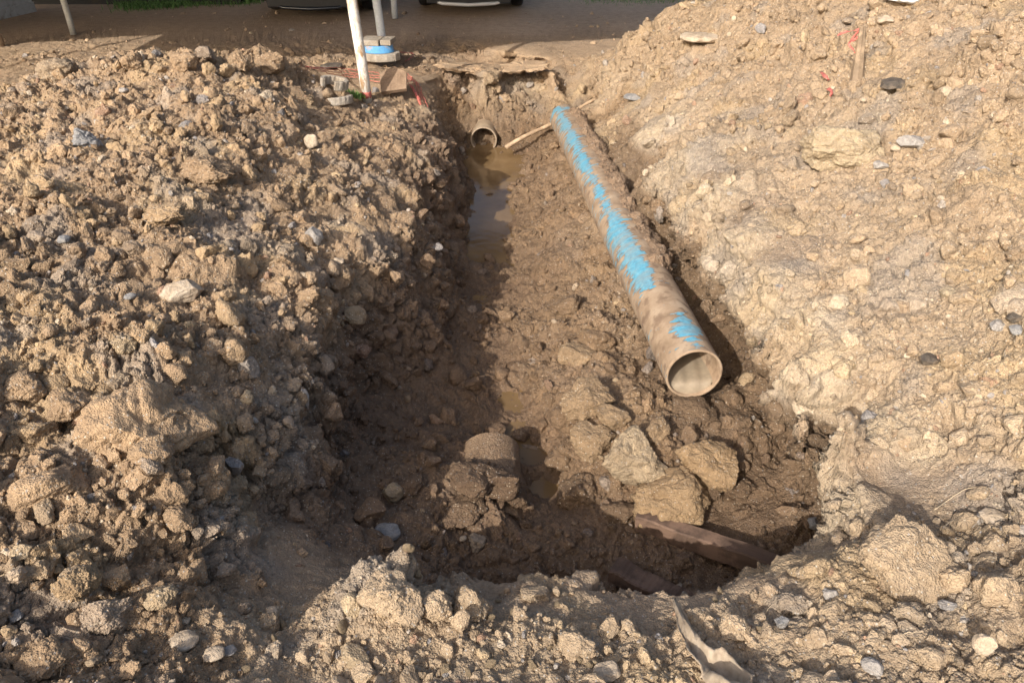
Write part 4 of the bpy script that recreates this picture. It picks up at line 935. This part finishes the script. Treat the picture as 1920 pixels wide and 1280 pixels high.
# ---------------------------------------------------------------- red tape and strings
M_red = flat_mat('faded_red_tape', (.46, .13, .10), .6, .45)
def ribbon(pts_, wd, mat, name, seed, parent=None, ups=None, thick=.0012):
    """crinkled tape along points"""
    r = np.random.default_rng(seed); Pp = [Vector(p) for p in pts_]; n = len(Pp); V = []; nw = 3
    for i, p in enumerate(Pp):
        d = (Pp[min(i+1, n-1)]-Pp[max(i-1, 0)]).normalized()
        s = d.cross(Vector((0, -.5, 1))).normalized(); w_ = wd[i] if hasattr(wd, '__len__') else wd
        nn = d.cross(s).normalized(); tw = .8*math.sin(i*.5+seed)
        sd = s*math.cos(tw)+nn*math.sin(tw)
        for k in range(nw): V.append(p+sd*w_*(k/(nw-1)-.5)+nn*r.normal()*w_*.06)
    F = [(i*nw+k, i*nw+k+1, (i+1)*nw+k+1, (i+1)*nw+k) for i in range(n-1) for k in range(nw-1)]
    o = mesh_obj(name, V, F, mat, parent)
    md = o.modifiers.new('s', 'SOLIDIFY'); md.thickness = thick; return o
def curve_pts(pp, n, jit=0, seed=0):
    r = np.random.default_rng(seed); Q = [Vector(p) for p in pp]; out = []
    for i in range(n):
        t_ = i/(n-1)*(len(Q)-1); k = min(int(t_), len(Q)-2); f = t_-k
        p0 = Q[max(k-1, 0)]; p1 = Q[k]; p2 = Q[k+1]; p3 = Q[min(k+2, len(Q)-1)]
        v = .5*((2*p1)+(p2-p0)*f+(2*p0-5*p1+4*p2-p3)*f*f+(3*p1-p0-3*p2+p3)*f**3)
        out.append(v+Vector(r.normal(size=3))*jit)
    return out
def on_ground(pxs, lift=.012):
    o = []
    for px, py in pxs:
        p, n = hit(px, py); o.append(p+Vector((0, -.02, lift)))
    return o
dep = lambda p: p.y*CP-(p.z-H)*SP
strg = empty('red_string', on_ground([(700, 135)])[0]); tag(strg, 'tangle of red tape strings trailing past the white post into the trench', 'string')
for k in range(4):
    g = [(575+k*4, 127+k*1), (640, 129+k*5), (672, 135+k*4), (705+k*3, 138+k*5), (735, 150-k*3), (762, 141+k*4), (774+k*3, 150+k*2)]
    P0 = on_ground(g)
    tz = dep(P0[-1])
    P0 += [at(780+k*5, 172+k*4, t=tz-.12), at(788+k*5, 196+k*4, t=tz-.25), at(797+k*2.5, 222-k*2, t=tz-.38)]
    V, F = tube_path([v-strg.location for v in curve_pts(P0, 70, .006, k)], .0038, 5, .1, k)
    mesh_obj('strand', V, F, M_red, strg)
for k in range(3):
    t0 = dep(hit(775, 165)[0])
    pp = [at(767+k*3, 157+k*3, t=t0-.02), at(778+k*2, 175, t=t0-.12), at(788, 196, t=t0-.22), at(800-k*2, 220-k*4, t=t0-.33)]
    ribbon([v-strg.location for v in curve_pts(pp, 22, .003, 9+k)], .016, M_red, 'strand', k, strg)
s2 = empty('red_string', on_ground([(750, 98)])[0]); tag(s2, 'thin red string lying on the earth right of the concrete blocks', 'string')
V, F = tube_path([v-s2.location for v in curve_pts(on_ground([(735, 98), (752, 99), (772, 101), (775, 105), (768, 112), (760, 116)]), 30, .002, 4)], .005, 5)
mesh_obj('strand', V, F, M_red, s2)
td = dep(stake.location+p) if False else dep(p)
tp = empty('red_tape', at(1600, 60, t=td-.04)); tag(tp, 'torn red tape tied round the wooden stake', 'tape')
for k, pp in enumerate([[(1616, 55), (1604, 66), (1592, 82), (1601, 96), (1603, 99)], [(1616, 54), (1600, 58), (1585, 60), (1570, 67)], [(1616, 56), (1606, 72), (1594, 80)]]):
    ribbon([v-tp.location for v in curve_pts([at(x_, y_, t=td-.05-.01*k) for x_, y_ in pp], 20, .002, k)], .014, M_red, 'tail', k+3, tp)
for k, (pp, lb) in enumerate([([(1536, 139), (1545, 147), (1551, 155)], 'short scrap of red tape on the right heap, upper of two'), ([(1549, 170), (1556, 176), (1555, 186)], 'short scrap of red tape on the right heap, lower of two')]):
    tag(ribbon(curve_pts(on_ground(pp, .02), 10, .003, k), .022, M_red, 'tape_scrap', k), lb, 'tape')

# ---------------------------------------------------------------- white post and its neighbours
M_wpaint = paint_mat('flaking_white_paint', (.72, .68, .60), (.36, .22, .11), .47, 16, .6, stretch=(1, 1, .35))
M_galv = paint_mat('pale_painted_metal', (.55, .58, .60), (.30, .20, .13), .34, 9, .5, stretch=(1, 1, .3))
M_dirtpost = paint_mat('dirty_white_metal', (.50, .49, .44), (.30, .26, .20), .40, 9, .6, stretch=(1, 1, .3))
def post(name, foot, top, r, mat, label=None, cat=None, parent=None):
    e = mesh_obj(name, *(lambda vf: (vf[0], vf[1]))(tube_path([foot.lerp(top, i/12)+Vector((.004*math.sin(i), 0, 0)) for i in range(13)], r, 20, .01, 3)), mat, parent)
    if label: tag(e, label, cat)
    return e
f0, _ = hit(688, 184); f0.z -= .05
wp = empty('leaning_post', f0); tag(wp, 'white post with flaking paint leaning left of the trench', 'post')
top_dir = Vector((-.045, .02, 1)) 
post('shaft', Vector((0, 0, 0)), top_dir*2.45, .050, M_wpaint, parent=wp)
V, F = tube_path([top_dir*.055, top_dir*.075, top_dir*.10, top_dir*.115], .0525, 20, .02); mesh_obj('red_band', V, F, M_red, wp)
# upturned concrete slab leaning at the post
M_slab = rock_material('mud_stained_slab', [(.17, .11, .07), (.25, .17, .11), (.31, .22, .15)], 6)
def poly_slab(name, outline, th, mat, label, cat, loc, rot, jit=.0, seed=0, bev=.006, sub=0):
    r = np.random.default_rng(seed); bm = bmesh.new()
    vs = [bm.verts.new((x_+r.normal()*jit, y_+r.normal()*jit, 0)) for x_, y_ in outline]
    f = bm.faces.new(vs); ex = bmesh.ops.extrude_face_region(bm, geom=[f]); tv = [g for g in ex['geom'] if isinstance(g, bmesh.types.BMVert)]
    for v in tv: v.co.z += th+r.normal()*jit*.5
    o = bm_obj(name, bm, mat, bevel=bev, loc=loc, rot=rot)
    return tag(o, label, cat)
sp, _ = hit(738, 176)
poly_slab('concrete_slab', [(-.12, -.13), (.14, -.11), (.15, .09), (.03, .17), (-.13, .10)], .05, M_slab, 'mud brown five sided slab tilted up right of the white post', 'slab',
          sp+Vector((0, .02, .10)), (R(38), R(-4), R(4)), .004, 1)
# broken concrete ring pieces left of the post
def ring_piece(name, r0, r1, h, a0, a1, mat, label, cat, loc, rot, n=40):
    V, F = [], []
    for i in range(n+1):
        a = a0+(a1-a0)*i/n; j = .004*math.sin(i*1.7)
        for rr, zz in ((r0, 0), (r1, 0), (r1+j, h), (r0+j, h)): V.append((rr*math.cos(a), rr*math.sin(a), zz))
    for i in range(n):
        for k in range(4): F.append((i*4+k, i*4+(k+1) % 4, (i+1)*4+(k+1) % 4, (i+1)*4+k))
    F += [(3, 2, 1, 0), (n*4, n*4+1, n*4+2, n*4+3)]
    o = mesh_obj(name, V, [tuple(f) for f in F], mat, smooth=False, loc=loc, rot=rot)
    md = o.modifiers.new('b', 'BEVEL'); md.width = .008; md.segments = 2; md.limit_method = 'ANGLE'; md.angle_limit = R(50)
    return tag(o, label, cat)
c1, _ = hit(622, 160)
ring_piece('drain_ring', .085, .125, .08, R(-150), R(150), M_conc, 'upper grey concrete drain ring piece left of the white post', 'ring piece', at(626, 160, t=dep(c1))+Vector((0, 0, -.02)), (R(8), R(6), R(70)))
ring_piece('drain_ring', .09, .14, .07, R(-170), R(40), M_conc, 'lower grey concrete ring fragment under the other ring piece', 'ring piece', at(632, 182, t=dep(c1))+Vector((0, 0, -.06)), (R(-6), R(-5), R(-20)))
# stacked blocks at the foot of the second post
M_bluepaint = paint_mat('chalky_blue_paint', (.10, .32, .62), (.46, .30, .18), .40, 7, .6)
bl = at(706, 118, 0); be = empty('block_stack', bl+Vector((0, .18, 0)), (0, 0, R(-8))); tag(be, 'stack of grey concrete blocks with a blue painted one in the middle', 'blocks')
bm = bmesh.new(); add_cyl(bm, (.03, 0, .045), .245, .09, seg=12); bmesh.ops.scale(bm, verts=bm.verts, vec=(1, .7, 1)); bm_obj('lower_block', bm, M_conc, be, bevel=.012)
bm = bmesh.new(); add_cyl(bm, (0, 0, .133), .20, .085, seg=40, r2=.19); bmesh.ops.scale(bm, verts=bm.verts, vec=(1, .7, 1)); bm_obj('blue_block', bm, M_bluepaint, be, bevel=.01)
bm = bmesh.new(); add_box(bm, (-.06, 0, .21), (.23, .26, .064)); add_box(bm, (.13, .02, .212), (.13, .24, .06)); bm_obj('upper_block', bm, M_conc, be, bevel=.008)
# piece of dark bark or rubber on the road
c1, _ = hit(622, 125)
rock('debris', 622, 124, 40, 13, M_asph, 'flat dark broken piece lying on the earth beyond the left heap', 'debris', 'slab', n=4, seed=5)
# overhanging crust slabs at the back of the trench
def crust_slab(loc, outline, th, label, seed, rot=(0, 0, 0)):
    r = np.random.default_rng(seed); n = 46; Q = [Vector((*outline[i], 0)) for i in range(len(outline))]+[Vector((*outline[0], 0))]
    cc = curve_pts(Q, n+1)[:-1]; cc = [v*(1+.045*r.normal()) for v in cc]
    V = [(0, 0, th*.5), (0, 0, -th*.5)]; F = []
    for v in cc: V.append((v.x*.9, v.y*.9, th*.5+r.normal()*.006))
    for v in cc: V.append((v.x, v.y, th*.15+r.normal()*.008))
    for v in cc: V.append((v.x*.86, v.y*.86, -th*.5+r.normal()*.008))
    for i in range(n):
        j = (i+1) % n
        F += [(0, 2+i, 2+j), (2+i, 2+n+i, 2+n+j, 2+j), (2+n+i, 2+2*n+i, 2+2*n+j, 2+n+j), (1, 2+2*n+j, 2+2*n+i)]
    o = mesh_obj('paving_crust', V, F, M_soil, smooth=False, loc=loc, rot=rot); soilize(o, np.array(CLS['R'][0])*1.05, 0.0); return tag(o, label, 'crust slab')
crust_slab(at(884, 128, -0.01), [(-.42, .0), (-.30, -.18), (-.05, -.26), (.12, -.34), (.34, -.22), (.46, -.05), (.45, .22), (.0, .28), (-.4, .22)], .035, 'undercut earth crust over the dark hollow at the back of the trench', 3, (R(-5), R(3), 0))
crust_slab(at(982, 126, 0.02), [(-.28, 0), (-.2, -.15), (.1, -.17), (.28, -.06), (.27, .12), (0, .2), (-.24, .14)], .035, 'pale broken crust plate over a dark gap right of the larger crust', 6, (R(3), R(-4), 0))

# ---------------------------------------------------------------- dry leaf, twigs, sack, grass
def sheet_mat():
    m, t, p = new_mat('dry_sheath'); co = N(t, 'ShaderNodeTexCoord').outputs['Object']
    n = noise(t, co, 22, 5, .6); t.links.new(ramp(t, n, [(.3, (.20, .14, .09)), (.5, (.31, .24, .165)), (.75, (.42, .34, .25))]), p.inputs['Base Color'])
    p.inputs['Roughness'].default_value = .7; t.links.new(bump(t, n, .006, .8), p.inputs['Normal']); return m
def leaf():
    line = [(1262, 1128, 10), (1275, 1160, 26), (1290, 1190, 38), (1302, 1215, 46), (1320, 1240, 70), (1345, 1268, 92), (1380, 1292, 95), (1420, 1318, 40)]
    C_ = [(hit(a_, min(b_, 1278))[0] if b_ < 1279 else at(a_, b_, .30), c_) for a_, b_, c_ in line]
    ctr = curve_pts([c[0]+Vector((0, 0, .022)) for c in C_], 60); wd = np.interp(np.linspace(0, 7, 60), range(8), [c[1] for c in C_])*1.75/FOC
    V, F = [], []; nw = 15; r = np.random.default_rng(4)
    for i, p in enumerate(ctr):
        d = (ctr[min(i+1, 59)]-ctr[max(i-1, 0)]).normalized(); s = d.cross(Vector((0, 0, 1))).normalized()
        for k in range(nw):
            u = k/(nw-1)-.5
            ed = 1+.10*math.sin(i*.45+3*u)+.04*math.sin(i*1.7)
            zz = wd[i]*(.22*math.sin(u*7+i*.13)+.07*math.sin(u*19-i*.21))+.0012*r.normal()
            V.append(p+s*u*wd[i]*ed+Vector((0, 0, zz)))
    F = [(i*nw+k, i*nw+k+1, (i+1)*nw+k+1, (i+1)*nw+k) for i in range(59) for k in range(nw-1)]
    o = mesh_obj('dry_leaf', V, F, sheet_mat()); md = o.modifiers.new('s', 'SOLIDIFY'); md.thickness = .0015
    tag(o, 'crumpled dry pale leaf sheath lying over the near gravel', 'leaf')
leaf()
M_twig = flat_mat('dry_straw', (.42, .33, .22), .8)
TW = [([(1745, 952), (1770, 935), (1800, 915), (1832, 910)], 'long dry grass stalk on the right bank above the flat pale stone', .0022),
      ([(1762, 985), (1780, 972), (1810, 970), (1830, 985)], 'curved dry stalk behind the big square earth block', .002),
      ([(1670, 1192), (1690, 1180), (1720, 1178)], 'short straw below the big square earth block', .002),
      ([(150, 822), (170, 812), (190, 808)], 'dry straw beside the big cracked clod', .002),
      ([(108, 1232), (125, 1236), (122, 1262)], 'pale curled straw in the bottom left corner', .002),
      ([(1046, 1168), (1058, 1150)], 'short straw on the shaded near slope', .0012),
      ([(1425, 1152), (1440, 1130)], 'thin straw leaning on the round brown clod', .0012),
      ([(745, 1205), (755, 1190)], 'split straw in the gravel left of centre', .002)]
for k, (pp, lb, r_) in enumerate(TW):
    V, F = tube_path(curve_pts(on_ground(pp, .014), 14, .001, k), np.linspace(r_, r_*.5, 14), 5)
    tag(mesh_obj('straw', V, F, M_twig), lb, 'straw')
M_white = flat_mat('white_plastic', (.78, .80, .82), .4, .08)
sk = rock('plastic_sack', 1690, -4, 72, 34, M_white, 'white plastic sack on the top of the right heap', 'sack', 'clod', n=4, seed=3, sink=.1)

def grass(name, label, spots, hgt, n_each, spread, mat, seed):
    r = np.random.default_rng(seed); V, F = [], []
    for c in spots:
        for _ in range(n_each):
            b_ = c+Vector((r.normal()*spread[0], r.normal()*spread[1], 0)); a_ = r.uniform(0, 2*PI); h = hgt*r.uniform(.5, 1.2); w_ = h*.05+.0015
            dx, dy = math.cos(a_), math.sin(a_); l = r.uniform(.2, .7)*h; i0 = len(V)
            sx, sy = -dy*w_, dx*w_
            for f_, ww in ((0, 1), (.5, .8), (1, .05)):
                q = Vector((b_.x+dx*l*f_*f_, b_.y+dy*l*f_*f_, b_.z+h*f_*(1-.2*f_)))
                V += [q+Vector((sx*ww, sy*ww, 0)), q-Vector((sx*ww, sy*ww, 0))]
            F += [(i0, i0+1, i0+3, i0+2), (i0+2, i0+3, i0+5, i0+4)]
    o = mesh_obj(name, V, F, mat, smooth=False); tag(o, label, 'grass', kind='stuff')
M_grass = flat_mat('fresh_grass', (.10, .20, .035), .5, .4)
M_grassd = flat_mat('verge_grass', (.11, .21, .05), .6, .4)
grass('grass_tuft', 'small tuft of green grass at the foot of the white post', [hit(664, 180)[0], hit(672, 184)[0], hit(655, 178)[0]], .06, 70, (.035, .03), M_grass, 1)
grass('grass_verge', 'green grass verge in the shade beyond the road', [at(240+i*9, 16-i*.55+j*-7, 0) for i in range(14) for j in range(4)]+[at(365+i*8, 5-j*6, 0) for i in range(14) for j in range(2)], .10, 90, (.13, .16), M_grassd, 2)
grass('grass_verge', 'sparse dark grass at the far side of the road', [at(1105+i*14, 4-j*6, 0) for i in range(13) for j in range(2)], .05, 35, (.2, .16), M_grassd, 3)

# ---------------------------------------------------------------- carport, wall, cars
RH = 2.45; SH = Vector((-SX, -SY, 0))*(RH/math.tan(SUN_EL))
def roofpt(px, py): g = at(px, py, 0)-SH; return (g.x, g.y)  # roof is out of view; outline shaped to throw the yard's shade
tipA = roofpt(303, 63); A0 = roofpt(0, 84); bot = roofpt(212, 106); B0 = roofpt(560, 101); B1 = roofpt(1180, 72)
dB = (Vector(B1)-Vector(B0)); dA = Vector(tipA)-Vector(A0); dT = Vector(bot)-Vector(tipA)
c1 = Vector(tipA)+dT*(1.0)
ln = lambda P0, d, x_: (x_, P0[1]+d.y/d.x*(x_-P0[0]))
e_ = 1.0
cornerB = ln(B0, dB, c1.x+dT.x/dT.y*(-.2))
cp = empty('carport', (cornerB[0], cornerB[1]+2, 0)); tag(cp, 'carport over the parked cars standing on slim pale posts', 'carport'); cpl = cp.location.copy()
M_roof = paint_mat('roof_sheet', (.30, .31, .32), (.20, .12, .07), .4, 2, .5, .3)
def roof(name, outline, z):
    bm = bmesh.new(); f = bm.faces.new([bm.verts.new((x_-cpl.x, y_-cpl.y, z)) for x_, y_ in outline])
    ex = bmesh.ops.extrude_face_region(bm, geom=[f])
    for g in ex['geom']:
        if isinstance(g, bmesh.types.BMVert): g.co.z += .045
    bm_obj(name, bm, M_roof, cp)
roof('roof_panel', [cornerB, ln(B0, dB, 9.0), (9.0, 12.2), (tipA[0], 12.2), tipA], RH)
roof('roof_panel', [A0, (tipA[0]-.003, tipA[1]-.003), (tipA[0]-.003, 12.2), (-12, 12.2), ln(A0, dA, -12)], RH+.002)
for (px, py, r_, mt, lx) in ((719, 97, .052, M_galv, -.05), (741, 35, .046, M_galv, -.02), (138, 65, .040, M_dirtpost, .0)):
    f_ = at(px, py, 0); post('support_post', f_-cpl, f_-cpl+Vector((lx*RH, 0, RH)), r_, mt, parent=cp)
g0, g1 = at(20, 121, 0)-SH, at(290, 63, 0)-SH
V, F = tube_path([Vector((g0.x, g0.y, RH))+(g1-g0)*k-cpl for k in (-.6, 0, .5, 1.02)], .028, 8); mesh_obj('shadow_bar', V, F, M_galv, cp)  # unseen bar added to cast a thin shadow line on the road
# whitewashed wall and a near-black block put in for the unknown background
M_lime = paint_mat('lime_wash', (.48, .48, .46), (.26, .22, .17), .40, 3, .8)
M_near_black = paint_mat('near_black_block', (.035, .033, .030), (.06, .045, .03), .4, 4, .8)
wa, wb = at(66, 22, 0), at(-30, 44, 0); dw = (wb-wa).normalized(); nrm = Vector((-dw.y, dw.x, 0)); nrm = nrm if nrm.y > 0 else -nrm
bm = bmesh.new()
for zz, off, hh in ((.0, -.03, .14), (.14, 0, 1.3)):
    q = [wa-dw*.0+nrm*off, wa+dw*4.5+nrm*off, wa+dw*4.5+nrm*.22, wa+nrm*.22]
    b_ = [bm.verts.new((v.x, v.y, zz)) for v in q]; t_ = [bm.verts.new((v.x, v.y, zz+hh)) for v in q]
    for i in range(4): bm.faces.new((b_[i], b_[(i+1) % 4], t_[(i+1) % 4], t_[i]))
    bm.faces.new(t_); bm.faces.new(b_[::-1])
tag(bm_obj('garden_wall', bm, M_lime), 'end of a low whitewashed wall with a stained foot at the top left', 'wall')
sa = at(62, 13, 0); bm = bmesh.new()
add_box(bm, (sa.x+1.2, sa.y+1.3, 1.1), (4.2, 2.2, 2.2)); sh = empty('shed', (sa.x+1.2, sa.y+.6, 0)); tag(sh, 'dark shed put in for the unknown dark background behind the whitewashed wall', 'shed')
o = bm_obj('wall', bm, M_near_black); o.parent = sh; o.matrix_parent_inverse = sh.matrix_world.inverted() if False else Matrix.Translation(-sh.location)
bm = bmesh.new(); add_box(bm, (0, .7, 2.26), (4.5, 2.5, .10)); bm_obj('roof', bm, M_roof, sh)
for k in range(-6, 7): pass
# stub post with a black fitting at the left edge
M_blk = flat_mat('black_rubber', (.02, .02, .022), .4)
gp = at(2, 88, 0); ge = empty('stub_post', gp); tag(ge, 'stub of an old post with a black round fitting on top at the left edge', 'post')
V, F = tube_path([Vector((0, 0, 0)), Vector((-.01, 0, .18)), Vector((-.04, .02, .36))], .055, 14, .03); mesh_obj('shaft', V, F, M_conc_dirty, ge)
bm = bmesh.new(); add_cyl(bm, (.03, -.03, .42), .085, .14, (R(70), 0, R(25)), 24, .10); bm_obj('black_fitting', bm, M_blk, ge, bevel=.01)
bm = bmesh.new(); add_cyl(bm, (.07, -.11, .39), .05, .02, (R(70), 0, R(25)), 20); bm_obj('pale_bore', bm, M_conc, ge)

def car(loc, body_col, label, yaw=0, rough=.25):
    e = empty('parked_car', loc, (0, 0, yaw)); tag(e, label, 'car')
    m, t, p = new_mat('car_paint'); p.inputs['Base Color'].default_value = (*body_col, 1); p.inputs['Roughness'].default_value = rough
    p.inputs['Coat Weight'].default_value = .6
    mg, t2, p2 = new_mat('car_glass'); p2.inputs['Base Color'].default_value = (.02, .025, .03, 1); p2.inputs['Roughness'].default_value = .05
    # side profile: y back from the nose, z; lofted over the width with rounded shoulders
    low = [(0.0, .24), (.0, .40), (.02, .55), (.10, .68), (.9, .86), (1.15, .92), (4.0, .95), (4.25, .90), (4.35, .60), (4.35, .28), (4.2, .22), (.15, .20)]
    bm = bmesh.new(); rings = []
    for x_, k_ in ((-.86, .93), (-.84, .975), (-.76, 1), (-.4, 1.0), (0, 1.0), (.4, 1.0), (.76, 1), (.84, .975), (.86, .93)):
        cur = .10*(abs(x_)/.86)**3
        rings.append([bm.verts.new((x_, 2.2+(y_-2.2)*k_*(1-cur*.35 if y_ < 2 else 1)+(.12*(abs(x_)/.86)**3 if y_ < .5 else 0), .2+(z_-.2)*(k_ if z_ > .5 else 1))) for y_, z_ in low])
    for a_, b_ in zip(rings[:-1], rings[1:]):
        for i in range(len(low)): bm.faces.new((a_[i], a_[(i+1) % len(low)], b_[(i+1) % len(low)], b_[i]))
    bm.faces.new(rings[0]); bm.faces.new(rings[-1][::-1]); bm_obj('body', bm, m, e, smooth=True)
    cab = [(1.05, .90), (1.75, 1.42), (2.4, 1.50), (3.4, 1.44), (4.15, .93)]
    bm = bmesh.new(); rings = []
    for x_, k_ in ((-.80, 0), (-.64, 1), (.64, 1), (.80, 0)):
        rings.append([bm.verts.new((x_ if z_ < 1 else math.copysign(.62, x_), y_, z_ if k_ or z_ < 1 else z_-.04)) for y_, z_ in cab])
    for a_, b_ in zip(rings[:-1], rings[1:]):
        for i in range(len(cab)-1): bm.faces.new((a_[i], a_[i+1], b_[i+1], b_[i]))
    bm.faces.new(rings[0]); bm.faces.new(rings[-1][::-1]); bm_obj('cabin', bm, m, e, smooth=False, bevel=.03)
    bm = bmesh.new(); d_ = .012
    bm.faces.new([bm.verts.new(v) for v in ((-.60, 1.13-d_, .97), (.60, 1.13-d_, .97), (.54, 1.70-d_, 1.40), (-.54, 1.70-d_, 1.40))]); bm_obj('windscreen', bm, mg, e)
    for s in (-1, 1):
        bm = bmesh.new(); bm.faces.new([bm.verts.new(v) for v in ((s*.80, 1.3, .98), (s*.81, 3.9, .98), (s*.655, 3.35, 1.38), (s*.655, 1.85, 1.38))]); bm_obj('side_window', bm, mg, e)
        bm = bmesh.new(); add_box(bm, (s*.62, .035, .64), (.32, .10, .14)); bm_obj('headlight', bm, flat_mat('lamp_glass', (.7, .72, .75), .1, .1), e, bevel=.02)
        bm = bmesh.new(); add_box(bm, (s*.93, 1.35, 1.0), (.16, .10, .12)); bm_obj('mirror', bm, m, e, bevel=.02)
        for yw in (.82, 3.45):
            wh = mesh_obj('wheel', *(lambda V_, F_: (V_, F_))(*ringtyre()), M_blk, e, loc=(s*.74, yw, .30))
            bm = bmesh.new(); add_cyl(bm, (s*.085, 0, 0), .19, .03, (0, PI/2, 0), 24); bm_obj('rim', bm, M_galv, wh)
    bm = bmesh.new(); add_box(bm, (0, .0, .24), (1.28, .10, .16)); bm_obj('grille', bm, M_blk, e, bevel=.02)
    V, F = tube_path([Vector((-.62, .03, .215)), Vector((-.4, -.05, .165)), Vector((0, -.08, .15)), Vector((.4, -.05, .165)), Vector((.62, .03, .215))], .026, 8)
    mesh_obj('bumper_lip', V, F, m, e)
    bm = bmesh.new(); add_box(bm, (0, -.075, .44), (.44, .015, .13)); bm_obj('number_plate', bm, M_conc, e, bevel=.004)
    return e
def ringtyre():
    V, F = [], []; prof = [(.19, -.09), (.27, -.10), (.30, -.07), (.305, 0), (.30, .07), (.27, .10), (.19, .09)]; n = 36
    for i in range(n):
        a = 2*PI*i/n
        for rr, xx in prof: V.append((xx, rr*math.cos(a), rr*math.sin(a)))
    k = len(prof)
    for i in range(n):
        for j in range(k): F.append((i*k+j, i*k+(j+1) % k, ((i+1) % n)*k+(j+1) % k, ((i+1) % n)*k+j))
    return np.array(V, np.float32), np.array(F, np.int32)
ca = at(881, 22, 0); car(Vector((ca.x, ca.y-.25, 0)), (.62, .62, .61), 'white car parked under the carport, only its bumper in view')
cb = at(600, 24, 0); car(Vector((cb.x, cb.y-.5, 0)), (.010, .014, .022), 'dark blue car parked under the carport left of the white one')
